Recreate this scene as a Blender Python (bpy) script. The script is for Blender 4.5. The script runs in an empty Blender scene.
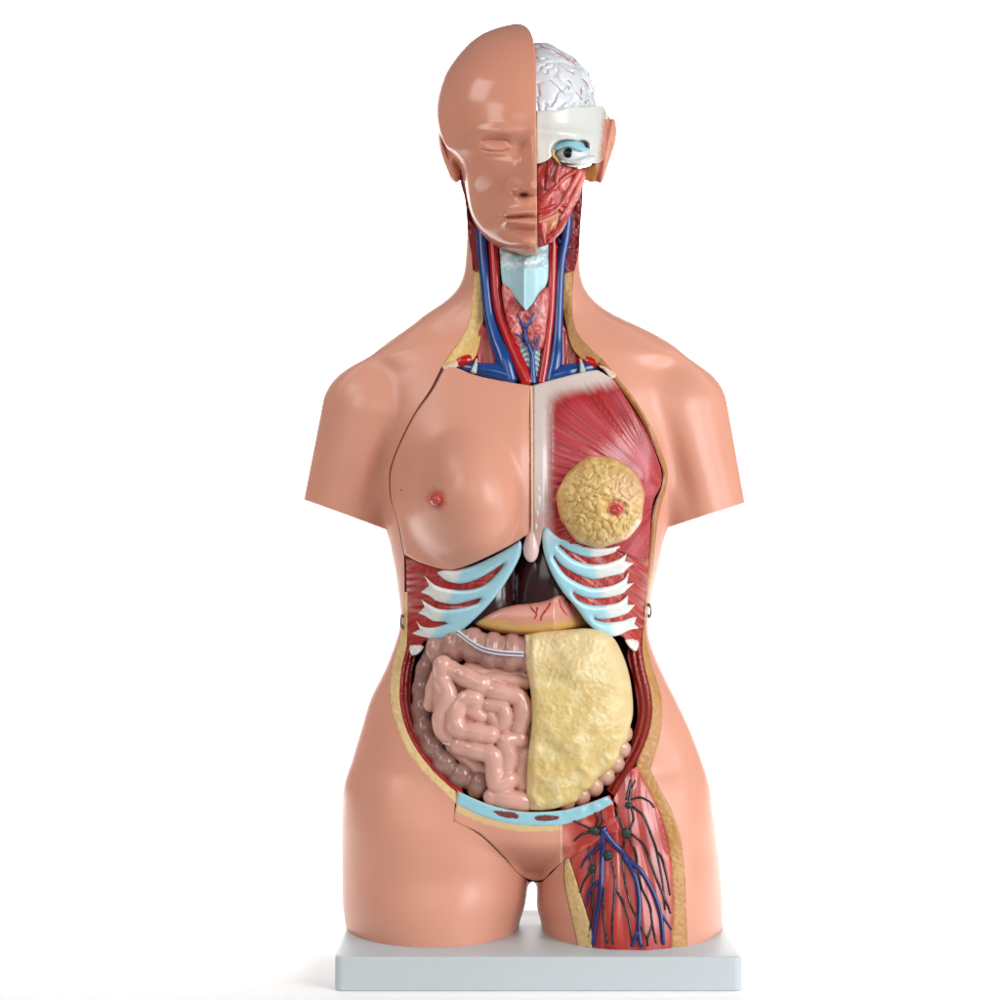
import bpy, math, time
import numpy as np
from mathutils import geometry, Vector, Matrix
T0 = time.time()
DC = 2.1                      # camera distance from the model's middle plane
C = bpy.context.scene.collection
ZB = .0735                    # top of the base slab
rng = np.random.default_rng(7)
f32 = np.float32

# ------------------------------------------------------------------ space
# the model is measured in millimetres on its middle plane (u right, v down, y away from the viewer)
def W(u, v, y):
    u = np.asarray(u, float); v = np.asarray(v, float); y = np.asarray(y, float)/1000
    s = (DC+y)/DC
    return np.stack([(u-500)/1000*s, y+0*u, .5+(500-v)/1000*s], -1)

def lin(r, g, b):
    c = np.array([r, g, b], float)/255
    return np.where(c <= .04045, c/12.92, ((c+.055)/1.055)**2.4)

# ------------------------------------------------------------------ noise
def _h(i, j, k, seed):
    n = (i.astype(np.int64)*374761393 + j.astype(np.int64)*668265263 + k.astype(np.int64)*2147483647 + seed*974634777) & 0xffffffff
    n = ((n ^ (n >> 13))*1274126177) & 0xffffffff
    return ((n ^ (n >> 16)) & 0xffff)/65535.0
def noise(x, y, z=0., seed=0):
    x, y, z = np.broadcast_arrays(np.asarray(x, float), np.asarray(y, float), np.asarray(z, float))
    i, j, k = np.floor(x), np.floor(y), np.floor(z)
    a, b, c = x-i, y-j, z-k
    a = a*a*(3-2*a); b = b*b*(3-2*b); c = c*c*(3-2*c)
    i = i.astype(int); j = j.astype(int); k = k.astype(int)
    r = 0
    for di in (0, 1):
        for dj in (0, 1):
            for dk in (0, 1):
                r = r + _h(i+di, j+dj, k+dk, seed)*(a if di else 1-a)*(b if dj else 1-b)*(c if dk else 1-c)
    return r*2-1
def sstep(a, b, x):
    t = np.clip((x-a)/(b-a), 0, 1); return t*t*(3-2*t)

# ------------------------------------------------------------------ 2-D outlines
def spline(pts, step=2., closed=False, sharp=()):
    """Catmull-Rom through points, resampled; works for any dimension"""
    P = np.array(pts, float); n = len(P); out = []
    m = n if closed else n-1
    for i in range(m):
        p1, p2 = P[i], P[(i+1) % n]
        p0 = P[(i-1) % n] if (closed or i > 0) else 2*p1-p2
        p3 = P[(i+2) % n] if (closed or i < n-2) else 2*p2-p1
        L = np.linalg.norm(p2-p1)
        if i in sharp: p0 = 2*p1-p2
        if (i+1) % n in sharp: p3 = 2*p2-p1
        t1 = (p2-p0)*.5; t2 = (p3-p1)*.5
        # limit tangents so that corners do not overshoot
        for t in (t1, t2):
            l = np.linalg.norm(t)
            if l > L: t *= L/l
        k = max(1, int(round(L/step)))
        for j in range(k):
            t = j/k
            out.append((2*t**3-3*t**2+1)*p1+(t**3-2*t**2+t)*t1+(-2*t**3+3*t**2)*p2+(t**3-t**2)*t2)
    if not closed: out.append(P[-1])
    return np.array(out)
def zc(s, ox, oy, pts):        # plan coordinates taken at another scale
    return [(ox+x/s, oy+y/s) for x, y in pts]
def inside(poly, X, Y):
    r = np.zeros(X.shape, bool); n = len(poly)
    for i in range(n):
        x1, y1 = poly[i]; x2, y2 = poly[(i+1) % n]
        if y1 == y2: continue
        c = ((y1 > Y) != (y2 > Y)) & (X < (x2-x1)*(Y-y1)/(y2-y1)+x1)
        r ^= c
    return r
def dline(poly, X, Y, closed=True):
    d = np.full(X.shape, 1e9); n = len(poly)
    for i in range(n if closed else n-1):
        a = poly[i]; b = poly[(i+1) % n]; e = b-a; L = e@e
        if L < 1e-9: continue
        t = np.clip(((X-a[0])*e[0]+(Y-a[1])*e[1])/L, 0, 1)
        d = np.minimum(d, (X-a[0]-t*e[0])**2+(Y-a[1]-t*e[1])**2)
    return np.sqrt(d)
def sdpoly(poly, X, Y):
    poly = np.asarray(poly, float)
    d = dline(poly, X, Y); return np.where(inside(poly, X, Y), -d, d)

# ------------------------------------------------------------------ meshes
def link(name, me, mat, parent):
    o = bpy.data.objects.new(name, me); C.objects.link(o)
    if mat: me.materials.append(mat)
    if parent:
        o.parent = parent
        if parent.type == 'EMPTY': o.matrix_parent_inverse = Matrix.Translation(-parent.location)
    return o
def mesh(name, V, Q, mat, parent=None, col=None, smooth=True, sharp=None):
    V = np.ascontiguousarray(V, f32); me = bpy.data.meshes.new(name)
    if isinstance(Q, np.ndarray):
        k = Q.shape[1]; me.vertices.add(len(V)); me.vertices.foreach_set('co', V.ravel())
        me.loops.add(Q.size); me.loops.foreach_set('vertex_index', Q.astype(np.int32).ravel())
        me.polygons.add(len(Q)); me.polygons.foreach_set('loop_start', np.arange(len(Q), dtype=np.int32)*k)
        me.polygons.foreach_set('loop_total', np.full(len(Q), k, np.int32)); me.update(calc_edges=True)
    else:
        me.from_pydata(V.tolist(), [], Q)
    me.validate()
    me.polygons.foreach_set('use_smooth', np.full(len(me.polygons), smooth)); me.update()
    if sharp: me.set_sharp_from_angle(angle=math.radians(sharp))
    if col is not None:
        a = me.color_attributes.new('Paint', 'FLOAT_COLOR', 'POINT')
        c = np.ones((len(V), 4), f32); c[:, :3] = col; a.data.foreach_set('color', c.ravel())
    return link(name, me, mat, parent)

def surface_nets(F):
    """F: field on a grid, inside < 0.  Returns vertices in grid units and quads."""
    S = F < 0
    nx, ny, nz = F.shape
    c = np.zeros((nx-1, ny-1, nz-1), np.uint8)
    for i in (0, 1):
        for j in (0, 1):
            for k in (0, 1): c += S[i:nx-1+i, j:ny-1+j, k:nz-1+k]
    I, J, K = np.nonzero((c > 0) & (c < 8)); n = len(I)
    idx = np.full((nx-1, ny-1, nz-1), -1, np.int32); idx[I, J, K] = np.arange(n)
    P = np.zeros((n, 3)); cnt = np.zeros(n)
    for ax in range(3):
        o = [(i, j) for i in (0, 1) for j in (0, 1)]
        for (i, j) in o:
            d0 = [0, 0, 0]; others = [q for q in range(3) if q != ax]
            d0[others[0]] = i; d0[others[1]] = j
            d1 = list(d0); d1[ax] = 1
            a = F[I+d0[0], J+d0[1], K+d0[2]].astype(float); b = F[I+d1[0], J+d1[1], K+d1[2]].astype(float)
            m = (a < 0) != (b < 0); t = np.where(m, a/np.where(a-b == 0, 1, a-b), 0)
            p = np.tile(np.array(d0, float), (n, 1)); p[:, ax] = t
            P += p*m[:, None]; cnt += m
    P = P/cnt[:, None]+np.stack([I, J, K], 1)
    quads = []
    for ax in range(3):
        b, e = [q for q in range(3) if q != ax]
        sl0 = [slice(None)]*3; sl1 = [slice(None)]*3
        sl0[ax] = slice(0, -1); sl1[ax] = slice(1, None)
        s0 = S[tuple(sl0)]; s1 = S[tuple(sl1)]
        m = s0 != s1
        mm = np.zeros_like(m); inn = [slice(None)]*3; inn[b] = slice(1, -1); inn[e] = slice(1, -1)
        mm[tuple(inn)] = m[tuple(inn)]
        E = np.stack(np.nonzero(mm), 1)
        def g(db, de):
            q = E.copy(); q[:, b] -= db; q[:, e] -= de
            return idx[q[:, 0], q[:, 1], q[:, 2]]
        Q = np.stack([g(1, 1), g(0, 1), g(0, 0), g(1, 0)], 1)
        flip = s0[E[:, 0], E[:, 1], E[:, 2]]
        if ax == 1: flip = ~flip
        Q[~flip] = Q[~flip][:, ::-1]
        quads.append(Q)
    return P, np.concatenate(quads)

class Grid:
    def __init__(s, u0, u1, v0, v1, y0, y1, h):
        s.h = h; s.o = np.array([u0, v0, y0], float)
        s.u = np.arange(u0, u1+h, h, dtype=f32); s.v = np.arange(v0, v1+h, h, dtype=f32); s.y = np.arange(y0, y1+h, h, dtype=f32)
        s.U = s.u[:, None, None]; s.V = s.v[None, :, None]; s.Y = s.y[None, None, :]
    def full(s, x=1e3): return np.full((len(s.u), len(s.v), len(s.y)), x, f32)
    def p2(s): return np.meshgrid(s.u.astype(float), s.v.astype(float), indexing='ij')
    def poly(s, poly): X, Y = s.p2(); return sdpoly(poly, X, Y).astype(f32)[:, :, None]
    def mesh(s, F, name, mat, parent=None, colfn=None, relax=0, sharp=None):
        F[0] = F[-1] = 5; F[:, 0] = F[:, -1] = 5; F[:, :, 0] = F[:, :, -1] = 5
        P, Q = surface_nets(F)
        for _ in range(relax):
            A = np.zeros_like(P); n = np.zeros(len(P))
            for k in range(4):
                a, b = Q[:, k], Q[:, (k+1) % 4]
                np.add.at(A, a, P[b]); np.add.at(n, a, 1)
            P = P*.5+.5*A/np.maximum(n, 1)[:, None]
        G = P*s.h+s.o
        V = W(G[:, 0], G[:, 1], G[:, 2])
        col = colfn(G[:, 0], G[:, 1], G[:, 2]) if colfn else None
        return mesh(name, V, Q, mat, parent, col, sharp=sharp)
    def balls(s, F, pts, rad, k=0):
        """union of spheres along a path; k = blend width"""
        for (u, v, y), r in zip(pts, rad):
            a = []
            for q, c0, ax in ((u, s.o[0], s.u), (v, s.o[1], s.v), (y, s.o[2], s.y)):
                i0 = max(0, int((q-r-4-c0)/s.h)); i1 = min(len(ax), int((q+r+4-c0)/s.h)+2); a.append(slice(i0, i1))
            d = np.sqrt((s.U[a[0]]-u)**2+(s.V[:, a[1]]-v)**2+(s.Y[:, :, a[2]]-y)**2)-r
            F[a[0], a[1], a[2]] = np.minimum(F[a[0], a[1], a[2]], d)
def lobes(g, F, pts, a, rad, p=3.2):
    """row of pressed-together rounded segments along a path"""
    P = np.array(pts, float); T = np.gradient(P, axis=0); T /= np.linalg.norm(T, axis=1)[:, None]
    for i, (c, t) in enumerate(zip(P, T)):
        r = rad[i] if hasattr(rad, '__len__') else rad; al = a[i] if hasattr(a, '__len__') else a; R = max(r, al)+4; s = []
        for q, c0, ax in ((c[0], g.o[0], g.u), (c[1], g.o[1], g.v), (c[2], g.o[2], g.y)):
            s.append(slice(max(0, int((q-R-c0)/g.h)), min(len(ax), int((q+R-c0)/g.h)+2)))
        X, Y, Z = g.U[s[0]]-c[0], g.V[:, s[1]]-c[1], g.Y[:, :, s[2]]-c[2]
        l = X*t[0]+Y*t[1]+Z*t[2]; rho = np.sqrt(np.maximum(X*X+Y*Y+Z*Z-l*l, 0))
        d = (((np.abs(l)/al)**p+(rho/r)**p)**(1/p)-1)*min(al, r)
        F[s[0], s[1], s[2]] = np.minimum(F[s[0], s[1], s[2]], d)
def along(P, gap):
    d = np.concatenate([[0], np.cumsum(np.linalg.norm(np.diff(P, axis=0), axis=1))]); n = max(2, int(round(d[-1]/gap)))
    t = np.linspace(0, d[-1], n); return np.stack([np.interp(t, d, P[:, k]) for k in range(P.shape[1])], 1)
def smin(a, b, k):
    h = np.clip(.5+.5*(b-a)/k, 0, 1); return b*(1-h)+a*h-k*h*(1-h)
def loft(g, rows, soft=1., dense=False):
    """rows: v, left, right, front, back, yc, n"""
    R = np.array(rows, float); v = g.v.astype(float)
    if soft > 3 or dense: R = spline(R, 2.); R = R[np.argsort(R[:, 0], kind='stable')]
    def ip(c):
        x = np.interp(v, R[:, 0], c)
        s = max(1, int(soft/g.h*3)); kx = np.arange(-s, s+1)*g.h; w = np.exp(-(kx/soft)**2/2); w /= w.sum()
        return np.convolve(np.pad(x, s, mode='edge'), w, 'valid').astype(f32)[None, :, None]
    L, Rr, f, b, yc, n = [ip(R[:, i]) for i in range(1, 7)]
    cu = (L+Rr)/2; a = np.maximum((Rr-L)/2, .5)
    x = np.abs(g.U-cu)/a; dy = g.Y-yc; yy = np.where(dy < 0, -dy/np.maximum(f, .5), dy/np.maximum(b, .5))
    return ((x**n+yy**n)**(1/n)-1)*np.minimum(a, np.maximum(f, b))

def plate(name, poly, depth, thick, mat, parent=None, step=2., bevel=2., colfn=None, jitter=.15, sharp=40, holes=()):
    """solid panel with the plan outline poly, a shaped front and side walls; a real thickness behind it"""
    B = np.asarray(poly, float)
    lo, hi = B.min(0), B.max(0)
    X, Y = np.meshgrid(np.arange(lo[0], hi[0], step), np.arange(lo[1], hi[1], step*.87))
    X[::2] += step/2
    X = X.ravel(); Y = Y.ravel()
    X = X+rng.uniform(-jitter, jitter, X.shape)*step; Y = Y+rng.uniform(-jitter, jitter, Y.shape)*step
    k = sdpoly(B, X, Y) < -step*.55
    for H in holes: k &= sdpoly(np.asarray(H), X, Y) > step*.55
    pts = [Vector(p) for p in B]; edges = [(i, (i+1) % len(B)) for i in range(len(B))]
    faces = [list(range(len(B)))]
    pts += [Vector((x, y)) for x, y in zip(X[k], Y[k])]
    r = geometry.delaunay_2d_cdt(pts, edges, faces, 1, 1e-5)
    P = np.array([tuple(p) for p in r[0]]); F = np.array([f for f in r[2] if len(f) == 3])
    n = len(P); d = dline(B, P[:, 0], P[:, 1])
    y = depth(P[:, 0], P[:, 1])
    if bevel > 0:
        t = np.clip(1-d/bevel, 0, 1); y = y+bevel*(1-np.sqrt(np.maximum(0, 1-t*t)))
    front = W(P[:, 0], P[:, 1], y)
    tb = thick(P[:, 0], P[:, 1]) if callable(thick) else y*0+thick     # absolute back depth if callable
    yb = tb if callable(thick) else y+tb
    yb = np.maximum(yb, y+.5)
    back = W(P[:, 0], P[:, 1], yb)
    front[:, 2] = np.maximum(front[:, 2], ZB-.003); back[:, 2] = np.maximum(back[:, 2], ZB-.003)
    # orient front triangles towards -y
    a, b, c = P[F[:, 0]], P[F[:, 1]], P[F[:, 2]]
    ar = (b[:, 0]-a[:, 0])*(c[:, 1]-a[:, 1])-(b[:, 1]-a[:, 1])*(c[:, 0]-a[:, 0])
    F = np.where((ar > 0)[:, None], F[:, ::-1], F)   # v runs down
    E = np.concatenate([F[:, [0, 1]], F[:, [1, 2]], F[:, [2, 0]]])
    key = set(map(tuple, E.tolist())); bd = [e for e in E.tolist() if (e[1], e[0]) not in key]
    faces = F.tolist()+[[f[2]+n, f[1]+n, f[0]+n] for f in F.tolist()]+[[e[1], e[0], e[0]+n, e[1]+n] for e in bd]
    col = None
    if colfn is not None:
        cc = colfn(P[:, 0], P[:, 1]); col = np.concatenate([cc, cc])
    return mesh(name, np.concatenate([front, back]), faces, mat, parent, col, sharp=sharp)

def tube(name, pts, rad, mat, parent=None, seg=10, flat=1.):
    """round tube through (u, v, y) points with radii in the same unit; several runs may be given as lists"""
    runs = pts if isinstance(pts[0][0], (list, tuple, np.ndarray)) else [pts]
    rads = rad if isinstance(rad, (list, tuple)) and isinstance(rad[0], (list, tuple)) else [rad]*len(runs)
    VV = []; FF = []; off = 0
    for run, rr in zip(runs, rads):
        run = np.array(run, float)
        if np.isscalar(rr): rr = [rr]*len(run)
        S = spline(np.column_stack([run, np.interp(np.arange(len(run)), np.linspace(0, len(run)-1, len(rr)), rr)]), 2.)
        P = W(S[:, 0], S[:, 1], S[:, 2]); R = np.maximum(S[:, 3], .15)/1000
        Tn = np.gradient(P, axis=0); Tn /= np.linalg.norm(Tn, axis=1)[:, None]+1e-12
        up = np.array([0, 1., 0]); a = np.cross(Tn, up); a /= np.linalg.norm(a, axis=1)[:, None]+1e-9
        b = np.cross(Tn, a); m = len(P)
        th = np.linspace(0, 2*math.pi, seg, endpoint=False)
        ring = P[:, None]+R[:, None, None]*(np.cos(th)[None, :, None]*a[:, None]+flat*np.sin(th)[None, :, None]*b[:, None])
        V = ring.reshape(-1, 3); i = np.arange(m-1)[:, None]*seg; j = np.arange(seg)[None]; k = (j+1) % seg
        Q = np.stack([i+j, i+k, i+seg+k, i+seg+j], -1).reshape(-1, 4)
        caps = [P[0]-Tn[0]*R[0]*.6, P[-1]+Tn[-1]*R[-1]*.6]
        V = np.concatenate([V, caps]); c0 = m*seg
        F = Q.tolist()+[[c0, (q+1) % seg, q] for q in range(seg)]+[[c0+1, (m-1)*seg+q, (m-1)*seg+(q+1) % seg] for q in range(seg)]
        FF += [[x+off for x in f] for f in F]; VV.append(V); off += len(V)
    return mesh(name, np.concatenate(VV), FF, mat, parent, sharp=60)

def ball(name, u, v, y, ru, rv, ry, mat, parent=None, n=28, rot=0, disp=None):
    th = np.linspace(0, math.pi, n//2+1)[1:-1]; ph = np.linspace(0, 2*math.pi, n, endpoint=False)
    X = np.sin(th)[:, None]*np.cos(ph); Y = -np.cos(th)[:, None]+0*X; Z = np.sin(th)[:, None]*np.sin(ph)
    X = np.concatenate([X.ravel(), [0, 0]]); Y = np.concatenate([Y.ravel(), [-1, 1]]); Z = np.concatenate([Z.ravel(), [0, 0]])
    # poles along the viewing axis
    s = 1 if disp is None else disp(X, Z, Y)
    x, z, yy = X*ru*s, Z*rv*s, Y*ry*s
    c, sn = math.cos(rot), math.sin(rot)
    V = W(u+x*c-z*sn, v+x*sn+z*c, y+yy)
    m = n//2-1; F = []
    for i in range(m-1):
        for j in range(n):
            k = (j+1) % n; F.append([i*n+j, i*n+k, (i+1)*n+k, (i+1)*n+j])
    F += [[m*n, (j+1) % n, j] for j in range(n)]+[[m*n+1, (m-1)*n+j, (m-1)*n+(j+1) % n] for j in range(n)]
    return mesh(name, V, F, mat, parent)

# ------------------------------------------------------------------ materials
def mat(name, col, rough=.35, spec=.5, coat=0., bump=0., bscale=300., var=.04, vscale=14., paint=False, sss=0., fine=0.):
    m = bpy.data.materials.new(name); m.use_nodes = True; nt = m.node_tree; N = nt.nodes; Lk = nt.links
    b = N['Principled BSDF']
    b.inputs['Roughness'].default_value = rough; b.inputs['Specular IOR Level'].default_value = spec
    b.inputs['Coat Weight'].default_value = coat; b.inputs['Coat Roughness'].default_value = .12
    if sss: b.inputs['Subsurface Weight'].default_value = sss; b.inputs['Subsurface Scale'].default_value = .004
    tc = N.new('ShaderNodeTexCoord')
    n1 = N.new('ShaderNodeTexNoise'); n1.inputs['Scale'].default_value = vscale; n1.inputs['Detail'].default_value = 6
    Lk.new(tc.outputs['Object'], n1.inputs['Vector'])
    hs = N.new('ShaderNodeHueSaturation')
    if paint:
        a = N.new('ShaderNodeAttribute'); a.attribute_name = 'Paint'; Lk.new(a.outputs['Color'], hs.inputs['Color'])
    else: hs.inputs['Color'].default_value = (*lin(*col), 1)
    mr = N.new('ShaderNodeMapRange'); mr.inputs['From Min'].default_value = .12; mr.inputs['From Max'].default_value = .88
    mr.inputs['To Min'].default_value = 1-1.9*var; mr.inputs['To Max'].default_value = 1+1.9*var
    Lk.new(n1.outputs['Fac'], mr.inputs['Value']); Lk.new(mr.outputs['Result'], hs.inputs['Value'])
    Lk.new(hs.outputs['Color'], b.inputs['Base Color'])
    mr2 = N.new('ShaderNodeMapRange'); mr2.inputs['From Min'].default_value = .12; mr2.inputs['From Max'].default_value = .88
    mr2.inputs['To Min'].default_value = rough*.85; mr2.inputs['To Max'].default_value = min(1, rough*1.2)
    n3 = N.new('ShaderNodeTexNoise'); n3.inputs['Scale'].default_value = vscale*3; n3.inputs['Detail'].default_value = 4
    Lk.new(tc.outputs['Object'], n3.inputs['Vector'])
    Lk.new(n3.outputs['Fac'], mr2.inputs['Value']); Lk.new(mr2.outputs['Result'], b.inputs['Roughness'])
    if bump:
        n2 = N.new('ShaderNodeTexNoise'); n2.inputs['Scale'].default_value = bscale; n2.inputs['Detail'].default_value = 3
        Lk.new(tc.outputs['Object'], n2.inputs['Vector'])
        bp = N.new('ShaderNodeBump'); bp.inputs['Strength'].default_value = bump; bp.inputs['Distance'].default_value = .001
        Lk.new(n2.outputs['Fac'], bp.inputs['Height']); Lk.new(bp.outputs['Normal'], b.inputs['Normal'])
        if coat: Lk.new(bp.outputs['Normal'], b.inputs['Coat Normal'])
    return m
SKINC = (212, 149, 126)
M = {}
M['skin'] = mat('skin_paint', SKINC, .32, .40, .0, .04, 500, .045, 9)
M['skin_gloss'] = mat('glossy_skin_paint', (211, 144, 120), .17, .36, .0, .02, 400, .03, 10)
M['cavity'] = mat('dark_cavity', (70, 14, 14), .5, .3)
M['fat'] = mat('yellow_fat', (214, 178, 112), .5, .4, 0, .5, 420, .10, 60)
M['fatedge'] = mat('painted_fat_edge', (255, 255, 255), .4, .4, .0, .3, 420, .04, 60, paint=True)
M['tan'] = mat('tan_cut', (176, 116, 58), .45, .4, 0, .25, 500, .08, 40)
M['red'] = mat('red_muscle', (168, 40, 36), .35, .45, .1, .3, 350, .10, 40)
M['darkred'] = mat('dark_red_muscle', (122, 22, 26), .35, .5, .2, .5, 420, .12, 50)
M['paint'] = mat('painted_plastic', (255, 255, 255), .28, .5, .15, .05, 300, .03, 30, paint=True)
M['paintbump'] = mat('painted_textured_plastic', (255, 255, 255), .3, .5, .2, .5, 260, .05, 60, paint=True)
M['artery'] = mat('artery_red', (178, 6, 8), .22, .5, .4)
M['vein'] = mat('vein_blue', (6, 62, 132), .22, .5, .4)
M['nerve'] = mat('lymph_vessel', (34, 30, 32), .3, .5, .2)
M['node'] = mat('lymph_node_green', (26, 52, 46), .4, .5, 0, .6, 900)
M['cartilage'] = mat('pale_blue_cartilage', (150, 200, 212), .25, .5, .3)
M['white'] = mat('white_bone', (214, 214, 208), .22, .5, .3, .03, 200, .02)
M['brain'] = mat('brain_white', (224, 226, 228), .2, .5, .4, .1, 400, .03, 40)
M['omentum'] = mat('omentum_yellow', (222, 190, 118), .27, .5, .4, .35, 330, .08, 25)
M['gut'] = mat('pink_intestine', (212, 160, 145), .22, .5, .35, .05, 300, .05, 30)
M['black'] = mat('black_paint', (12, 12, 14), .15, .5, .3)
M['metal'] = mat('steel', (120, 116, 112), .3, .5); M['metal'].node_tree.nodes['Principled BSDF'].inputs['Metallic'].default_value = 1
M['base'] = mat('grey_base_plastic', (184, 191, 194), .42, .4, 0, .05, 800, .015, 6)

root = bpy.data.objects.new('anatomical_torso', None); C.objects.link(root)
root.location = (0.03, 0, .042); root.empty_display_size = .1
root['label'] = 'plastic anatomical torso model with half face mask and open belly on grey slab'
root['category'] = 'anatomical model'

# ------------------------------------------------------------------ base slab
import bmesh
def base():
    bm = bmesh.new()
    x0, x1, y0, y1, z0, z1 = -.1545, .226, -.14, .14, .042, ZB
    bmesh.ops.create_cube(bm, size=1)
    for v in bm.verts:
        v.co = Vector(((x0+x1)/2+v.co.x*(x1-x0), (y0+y1)/2+v.co.y*(y1-y0), (z0+z1)/2+v.co.z*(z1-z0)))
    ve = [e for e in bm.edges if abs(e.verts[0].co.z-e.verts[1].co.z) > .01]
    bmesh.ops.bevel(bm, geom=ve, offset=.008, segments=8, affect='EDGES', profile=.5)
    te = [e for e in bm.edges if min(v.co.z for v in e.verts) > z1-1e-4 and len(e.link_faces) == 2 and any(abs(f.normal.z) < .5 for f in e.link_faces)]
    bmesh.ops.bevel(bm, geom=te, offset=.003, segments=5, affect='EDGES', profile=.5)
    me = bpy.data.meshes.new('base'); bm.to_mesh(me); bm.free()
    for p in me.polygons: p.use_smooth = True
    me.set_sharp_from_angle(angle=math.radians(35))
    o = link('base', me, M['base'], root); o['label'] = 'pale grey rectangular base slab'
base()

# ------------------------------------------------------------------ body shell field
trunk = [  # v, left, right, front, back, yc, n
 (150, 470, 578, 40, 42, 14, 2.0), (190, 468, 579, 44, 46, 10, 2.0), (226, 467, 580, 48, 50, 8, 2.0), (256, 465.5, 579.5, 50, 50, 8, 2.0),
 (276, 463, 581, 50, 52, 8, 2.0), (290, 456, 586, 50, 54, 10, 2.0), (304, 441, 598, 48, 56, 12, 2.0), (314, 424, 613, 48, 58, 14, 2.0),
 (322, 416, 631, 48, 60, 14, 2.05), (335, 397, 658, 50, 64, 14, 2.1), (350, 376, 682, 55, 68, 12, 2.2), (365, 368, 684, 61, 72, 10, 2.25),
 (385, 366, 686, 68, 78, 8, 2.25), (410, 370, 682, 76, 82, 5, 2.2), (450, 376, 677, 86, 84, 0, 2.2), (490, 381, 672, 90, 84, 0, 2.2),
 (529, 387, 667, 88, 82, 0, 2.2), (570, 394.5, 658, 84, 78, 0, 2.2), (600, 399, 651, 80, 74, 0, 2.2), (620, 400.5, 648.5, 78, 72, 0, 2.2),
 (640, 396, 649.5, 79, 74, 0, 2.2), (669, 385, 661, 83, 80, 0, 2.2), (698, 371, 675, 88, 86, 0, 2.2), (730, 362, 688, 91, 90, 2, 2.2),
 (759, 353.5, 697, 92, 94, 4, 2.2), (788, 346, 704.5, 92, 96, 5, 2.25), (820, 351, 704, 91, 95, 5, 2.3), (845, 360, 700, 84, 92, 5, 2.3),
 (862, 374, 690, 60, 80, 5, 2.3), (874, 380, 680, 30, 60, 5, 2.2), (882, 430, 630, 2, 10, 5, 2.0), (884, 500, 560, .5, .5, 5, 2.0), (1000, 500, 560, .5, .5, 5, 2)]
legL = [(700, 420, 460, 5, 5, 0, 2), (740, 380, 500, 30, 40, 0, 2), (780, 350, 522, 70, 80, 0, 2.05), (820, 342.5, 531, 84, 90, 0, 2.1), (856, 342, 532, 88, 90, 0, 2.1), (880, 342, 528.8, 88, 89, 0, 2.1), (906, 342.5, 524.8, 94, 88, 0, 2.1), (924, 345.5, 519, 97, 88, 0, 2.1), (960, 350, 513, 100, 88, 0, 2.1), (1000, 352, 510, 100, 88, 0, 2.1)]
legR = [(700, 600, 640, 5, 5, 0, 2), (740, 570, 680, 30, 40, 0, 2), (780, 546, 703, 70, 80, 0, 2.05), (820, 538, 713, 86, 90, 0, 2.1), (856, 534.5, 719, 90, 90, 0, 2.1), (880, 536.6, 721, 98, 89, 0, 2.1), (906, 536.8, 722.5, 104, 88, 0, 2.1), (924, 541.5, 722.5, 108, 88, 0, 2.1), (960, 545, 725, 112, 88, 0, 2.1), (1000, 548, 726, 112, 88, 0, 2.1)]
g = Grid(292, 756, 150, 967, -124, 116, 2.5)
F = np.maximum(loft(g, trunk, 5.), g.V-880)
F = smin(F, np.maximum(np.minimum(loft(g, legL, 5.), loft(g, legR, 5.)), 715-g.V), 9)
def cone(g, a, b, ra, rb, sy=.9):
    a = np.array(a, float); b = np.array(b, float); e = b-a; L = e@e
    t = ((g.U-a[0])*e[0]+(g.V-a[1])*e[1]+(g.Y-a[2])*e[2])/L
    tc = np.clip(t, 0, 1.3)
    r = ra+(rb-ra)*np.clip(tc, 0, 1.2)
    return np.sqrt((g.U-a[0]-tc*e[0])**2+(g.V-a[1]-tc*e[1])**2+((g.Y-a[2]-tc*e[2])/sy)**2)-r
def arm(g, a, b, ra, rb, p, q):
    c = cone(g, a, b, ra, rb)
    n = np.array([-(q[1]-p[1]), q[0]-p[0]], float); n /= np.linalg.norm(n)
    if n[1] < 0: n = -n
    cut = (g.U-p[0])*n[0]+(g.V-p[1])*n[1]-g.Y*.05-1.0
    return c, cut
aL, cL = arm(g, (374, 414, 8), (341, 530, 4), 53, 42.5, (303, 499), (386, 529.5))
aR, cR = arm(g, (675, 413, 8), (709, 530, 4), 53.5, 40.5, (745, 502.5), (668, 527.5))
# the cut faces bulge down a little in the middle
def endcut(a, c): return np.maximum(a, c-3.5)
aL = endcut(aL, cL); aR = endcut(aR, cR)
F = smin(F, aL, 11); F = smin(F, aR, 11)
# arm cuts stay crisp after blending
nearL = (g.U < 384); nearR = (g.U > 670)
F = np.where(nearL & (g.V < 560), np.maximum(F, cL-3.5), F); F = np.where(nearR & (g.V < 560), np.maximum(F, cR-3.5), F)
# chest modelling: clavicles, pectoral fold, belly softness, hip bone
def gs(u, v, cu, cv, su, sv, rot=0):
    c, s = math.cos(rot), math.sin(rot); du = u-cu; dv = v-cv
    return np.exp(-(((du*c+dv*s)/su)**2+((-du*s+dv*c)/sv)**2))
fm = np.where(g.Y < 0, 1., 0.).astype(f32)
bump = (2.5*gs(g.U, g.V, 400, 352, 48, 9, -.22)+2.5*gs(g.U, g.V, 655, 352, 46, 9, .22)      # clavicles
        - 2*gs(g.U, g.V, 388, 372, 34, 12, -.2)-2*gs(g.U, g.V, 664, 372, 34, 12, .2)
        - 7*gs(g.U, g.V, 376, 470, 10, 45, .25)-7*gs(g.U, g.V, 680, 470, 10, 45, -.25)
        + 4*gs(g.U, g.V, 385, 800, 30, 70, 0)+4*gs(g.U, g.V, 690, 800, 22, 70, 0)
        + 4*gs(g.U, g.V, 490, 275, 6, 50, -.1))
F = F-(bump*fm).astype(f32)
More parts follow.
